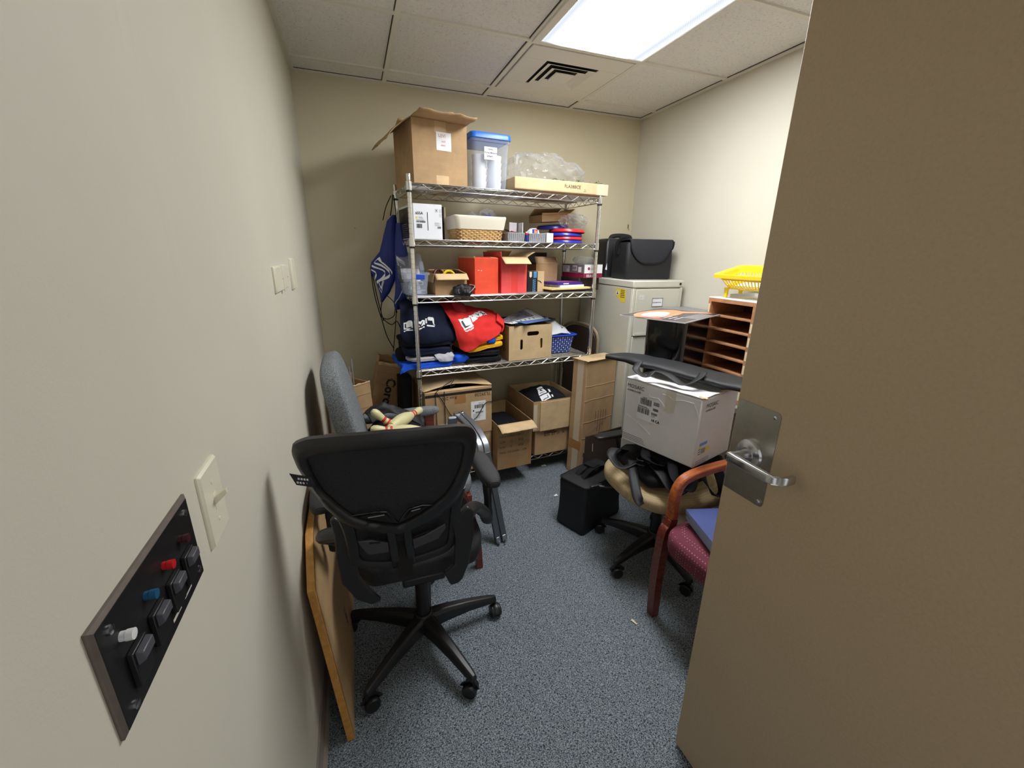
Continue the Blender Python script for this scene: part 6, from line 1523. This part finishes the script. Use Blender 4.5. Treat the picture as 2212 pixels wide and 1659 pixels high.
# ---------------------------------------------------------------- board leaning on the left wall
t = thing('table_top', 'oak-edged board with cut corner leaning on the left wall behind the office chair', 'board', (.094, 1.160, .0015), 0, rot=(0, 0, math.radians(-.0)))
tl = -.098
Yd = Vector((0, 1, 0)); Zd = Vector((math.sin(tl), 0, math.cos(tl)))
poly = [(0, 0), (.055, .560), (.21, .645), (.60, .655), (.60, 0)]
M().use(OAK).prism(poly, -.022, (0, 0, 0), Yd, Zd).build('edge_core', None, t, bevel=.002)
inset = [(.006, .003), (.060, .556), (.212, .640), (.596, .650), (.596, .003)]
M().add([Yd * a + Zd * b + Yd.cross(Zd) * .0009 for a, b in inset], [(0, 1, 2, 3, 4)]).build('face', TANB, t, smooth=False)
k = M().use(mat('blue_marker', (34, 48, 84), .6)); o_ = Yd * .20 + Zd * .165
k.text('12791', .040, tuple(Yd * .335 + Zd * .20), tuple(Zd * -1), tuple(Yd * 1), .0016, bold=.0006, sx=.9)
k.build('blue_writing', None, t)

# ---------------------------------------------------------------- folded aluminium stand
t = thing('folding_stand', 'grey aluminium folded stand with twin rails leaning on the big carton', 'stand', (0, 0, 0))
low0, low1 = Vector((.842, 1.905, .012)), Vector((.783, 2.02, .490)); up1 = Vector((.735, 2.39, .580))
def bar(A, B, w, h, name, m, off=(0, 0, 0)):
    A, B = Vector(A) + Vector(off), Vector(B) + Vector(off); tg = (B - A).normalized(); sd = Vector((1, .15, 0)); sd = (sd - tg * sd.dot(tg)).normalized(); n = tg.cross(sd)
    return M().loft([[p + sd * a * w + n * b * h for a, b in ((-1, -1), (1, -1), (1, 1), (-1, 1))] for p in (A, B)]).build(name, m, t, bevel=.003)
for s_ in (-1, 1):
    o_ = (.0185 * s_, .004 * s_, 0)
    r_ = bar(low0, low1, .016, .010, 'rail', mat('grey_rail', (92, 97, 104), .4, .6), o_)
    g_ = M()
    bar(low0 + Vector((0, -.012, 0)), low0 + Vector((0, -.012, 0)) + (low1 - low0) * .07, .011, .003, 'end_plate', ALU, o_)
    M().lathe([(.006, 0), (.006, .010)], 10, tuple(low0 + Vector((.0185 * s_, -.018, .012))), Matrix.Rotation(PI / 2, 3, 'X')).build('screw', NICKEL, t)
ctrl = [low1 + Vector((0, 0, -.02)), low1 + Vector((-.004, .03, .045)), low1.lerp(up1, .45) + Vector((0, 0, .045)), up1]
P = spline(ctrl, 22)
for s_, w in ((-1, .0155), (1, .0175)):
    R = []
    for i, p in enumerate(P):
        tg = (P[min(i + 1, 21)] - P[max(i - 1, 0)]).normalized(); sd = Vector((1, .15, 0)); sd = (sd - tg * sd.dot(tg)).normalized(); n = tg.cross(sd)
        R.append([p + sd * (a * w + .0172 * s_) + n * b * .012 for a, b in ((-1, -1), (1, -1), (1, 1), (-1, 1))])
    M().loft(R).build('upper_rail', ALU, t, bevel=.004)
M().tube([p + Vector((.0, -.008, .012)) for p in P], .0018, 5).build('rail_gap', BLACKP, t)
M().cbox(tuple(up1 + Vector((-.045, -.03, -.05))), (.055, .02, .12), Matrix.Rotation(.5, 3, 'X')).build('bracket', ALU, t, bevel=.004)
M().tube([up1 + Vector((-.03, -.05, .012)), up1 + Vector((.015, -.05, .018))], .006, 8).pillow(tuple(up1 + Vector((.012, -.05, .020))), (.026, .026, .020), .8, .8).build('knob', NICKEL, t)

# ---------------------------------------------------------------- back left corner
t = thing('long_carton', 'long upright carton lettered Coro, leaning in the back left corner', 'box', (.108, 2.775, .001), 0, rot=(-.03, .262, .03))
w_, d_, h_ = .165, .14, .835
carton(t, w_, d_, h_, CARD_D, CARD_D, flaps=[('left', 5, .055, dict(m=CARD, wavy=.02)), ('front', 14, .022, dict(m=CARD_IN, wavy=.02, seed=2)), ('back', 3, .045, dict(m=CARD_D, wavy=.01)), ('right', 10, .02, dict(m=CARD_D))])
k = M().use(INK).text('Coro Sign', .082, (.070, 0, h_ - .075), (0, 0, -1), (1, 0, 0), .0012, bold=.0028)
k.use(INKB)
k.text('18" W X 24" H', .026, (.026, 0, h_ - .27), (0, 0, -1), (1, 0, 0), .0012); k.text('10 MIL', .022, (.004, 0, h_ - .35), (0, 0, -1), (1, 0, 0), .0012)
k.build('printed_text', None, t)
m = M()
for zz in (.63, .71, .75, .79): m.tube([(0, -.0005, zz), (.06, -.003, zz + .004), (w_, -.0005, zz - .002)], .002, 5, flat=(1, .6))
m.build('crease', CARD, t)
t = thing('cardboard_box', 'narrow open brown carton holding grey rods behind the grey armchair', 'box', (.178, 2.500, .001), 0, rot=(-.02, -.02, .62))
carton(t, .125, .165, .762, CARD, CARD_D, flaps=[('left', 12, .03, dict(m=CARD, wavy=.02, seed=3)), ('back', 6, .035, dict(m=CARD_D, wavy=.012, seed=1)), ('front', 5, .008, dict(m=CARD_IN, wavy=.01))])
m = M()
for zz in (.55, .62, .70): m.tube([(0, -.0005, zz), (.06, -.0025, zz + .003), (.125, -.0005, zz - .002)], .0016, 5, flat=(1, .6))
m.build('crease', CARD, t)
for i, (x, y, tp_) in enumerate(((.150, 2.585, .86), (.166, 2.60, .90))):
    one(M().tube([(0, 0, 0), (.004, .012, tp_ - .01)], .0045, 8).build('metal_rod', GREYM), ('shorter grey rod standing in the narrow open carton', 'taller grey rod standing in the narrow open carton')[i], 'rod', (x, y, .01))
t = thing('black_upright_block', 'black upright block filling the dark area left of the shelving post', 'case', (.405, 2.700, .001), 0, rot=(0, .05, .10))  # plain black block put in for the dark area beside the post
M().loft([ring_rr(.03, .02, zz, .038, .06, .02, 4) for zz in (0, .01, .70, .745)]).build('case_body', BLACKF, t)
# drawstring bags hung from the rear left post
def ds_bag(name, label, loc, rz, rows, cords, art):
    t = thing(name, label, 'bag', loc, rz, 'blue drawstring bags hung on the shelving post')
    def fn(u, v):
        q = v * (len(rows) - 1); j = min(int(q), len(rows) - 2); f = q - j; f = f * f * (3 - 2 * f) * .4 + f * .6
        zz, xl, xr, th = [a * (1 - f) + b * f for a, b in zip(rows[j], rows[j + 1])]
        a = 2 * PI * u; ca, sa = math.cos(a), math.sin(a)
        p = Vector(((xl + xr) / 2 + (xr - xl) / 2 * ca, th * sa, zz))
        k = mnoise.noise(Vector((p.x * 22, zz * 7, loc[0] * 9))); p.y += .010 * k; p.x += .005 * mnoise.noise(Vector((zz * 18, u * 3, 2)))
        return p
    M().grid(fn, 44, 60, closed=True).build('bag_body', NAVYN, t)
    for c in cords: M().tube(spline(c, 22), .0028, 6).build('drawcord', BLACKF, t)
    k = M().use(WHITE)
    for pl_ in art:
        pts = spline(pl_[1:], 10); w = pl_[0]; L = []
        for i, p in enumerate(pts):
            tg = (pts[min(i + 1, 9)] - pts[max(i - 1, 0)]).normalized(); nn = Vector((-tg.y, tg.x))
            for sg in (-1, 1):
                c = p + nn * sg * w; u = .5 + .25 + c.x * .25; L.append(fn(u, c.y) + Vector((0, -.004, 0)))
        o = len(k.v); k.add(L, [(2 * i, 2 * i + 1, 2 * i + 3, 2 * i + 2) for i in range(9)])
    k.build('star_print', None, t)
    return t
rows = [(1.695, .470, .492, .012), (1.66, .435, .495, .022), (1.58, .412, .492, .030), (1.49, .385, .488, .036), (1.43, .330, .482, .040), (1.39, .322, .474, .040), (1.33, .345, .462, .036), (1.26, .360, .430, .028), (1.21, .366, .392, .014), (1.195, .368, .380, .006)]
rows = [(a, b - .42, c - .42, d) for a, b, c, d in rows]
star = [(.014, (-.55, .46), (-.1, .50), (.3, .60), (.1, .64), (-.5, .68)), (.012, (-.75, .50), (-.2, .545), (.05, .60), (-.3, .66), (-.75, .70)), (.010, (-.80, .56), (-.45, .60), (-.85, .66)), (.012, (-.6, .46), (-.45, .40), (.0, .48), (.45, .60)), (.012, (-.55, .68), (-.35, .74), (-.15, .66)), (.010, (-.62, .74), (-.40, .79), (-.35, .74)), (.008, (-.1, .68), (-.2, .72), (-.3, .765))]
ds_bag('drawstring_bag', 'blue drawstring bag with large white star print hanging from the shelving', (.42, 2.815, 0), .0, rows,
       [[(.06, -.01, 1.805), (.052, -.01, 1.75), (.040, 0, 1.69)], [(.052, .01, 1.80), (.02, .01, 1.74), (-.004, 0, 1.665)], [(-.094, 0, 1.39), (-.085, 0, 1.24), (-.055, 0, 1.09), (-.03, 0, .98), (.004, 0, .905)], [(-.090, 0, 1.38), (-.070, 0, 1.22), (-.045, 0, 1.08)], [(-.046, 0, 1.195), (-.055, -.005, 1.15), (-.050, 0, 1.10), (.0, 0, 1.055), (.035, 0, 1.075), (.055, 0, 1.03)], [(-.03, 0, 1.25), (.02, 0, 1.20), (.034, 0, 1.15), (.030, 0, 1.09), (.005, 0, .91), (.001, 0, .885)], [(-.045, 0, 1.10), (-.02, 0, 1.09), (.02, 0, 1.11), (.030, 0, 1.16)]], star)
rows2 = [(1.65, .488, .506, .010), (1.58, .480, .520, .020), (1.48, .470, .530, .026), (1.37, .466, .532, .028), (1.29, .462, .530, .026), (1.22, .450, .512, .02), (1.17, .446, .480, .012), (1.15, .450, .462, .005)]
rows2 = [(a, b - .49, c - .472, d) for a, b, c, d in rows2]
ds_bag('drawstring_bag', 'narrower blue drawstring bag with white lettering behind the star one', (.485, 2.790, 0), -.1, rows2, [[(-.002, .0, 1.80), (.004, 0, 1.72), (.006, 0, 1.645)], [(-.03, 0, 1.16), (-.028, 0, 1.13)]],
       [(.012, (-.5, .32), (.3, .36)), (.012, (.3, .36), (-.2, .50)), (.012, (-.5, .32), (-.1, .42)), (.010, (.5, .40), (.3, .55)), (.010, (.2, .56), (-.2, .72)), (.010, (-.2, .73), (-.55, .80))])

# ---------------------------------------------------------------- light
w = bpy.data.worlds.new('world'); scene.world = w; w.use_nodes = True
bg = w.node_tree.nodes['Background']; bg.inputs[0].default_value = (.99, .98, .97, 1); bg.inputs[1].default_value = WORLD
vs_ = scene.view_settings; vs_.view_transform = 'Standard'; vs_.look = 'None'; vs_.exposure = EXPOSURE; vs_.gamma = 1.0; vs_.use_curve_mapping = False
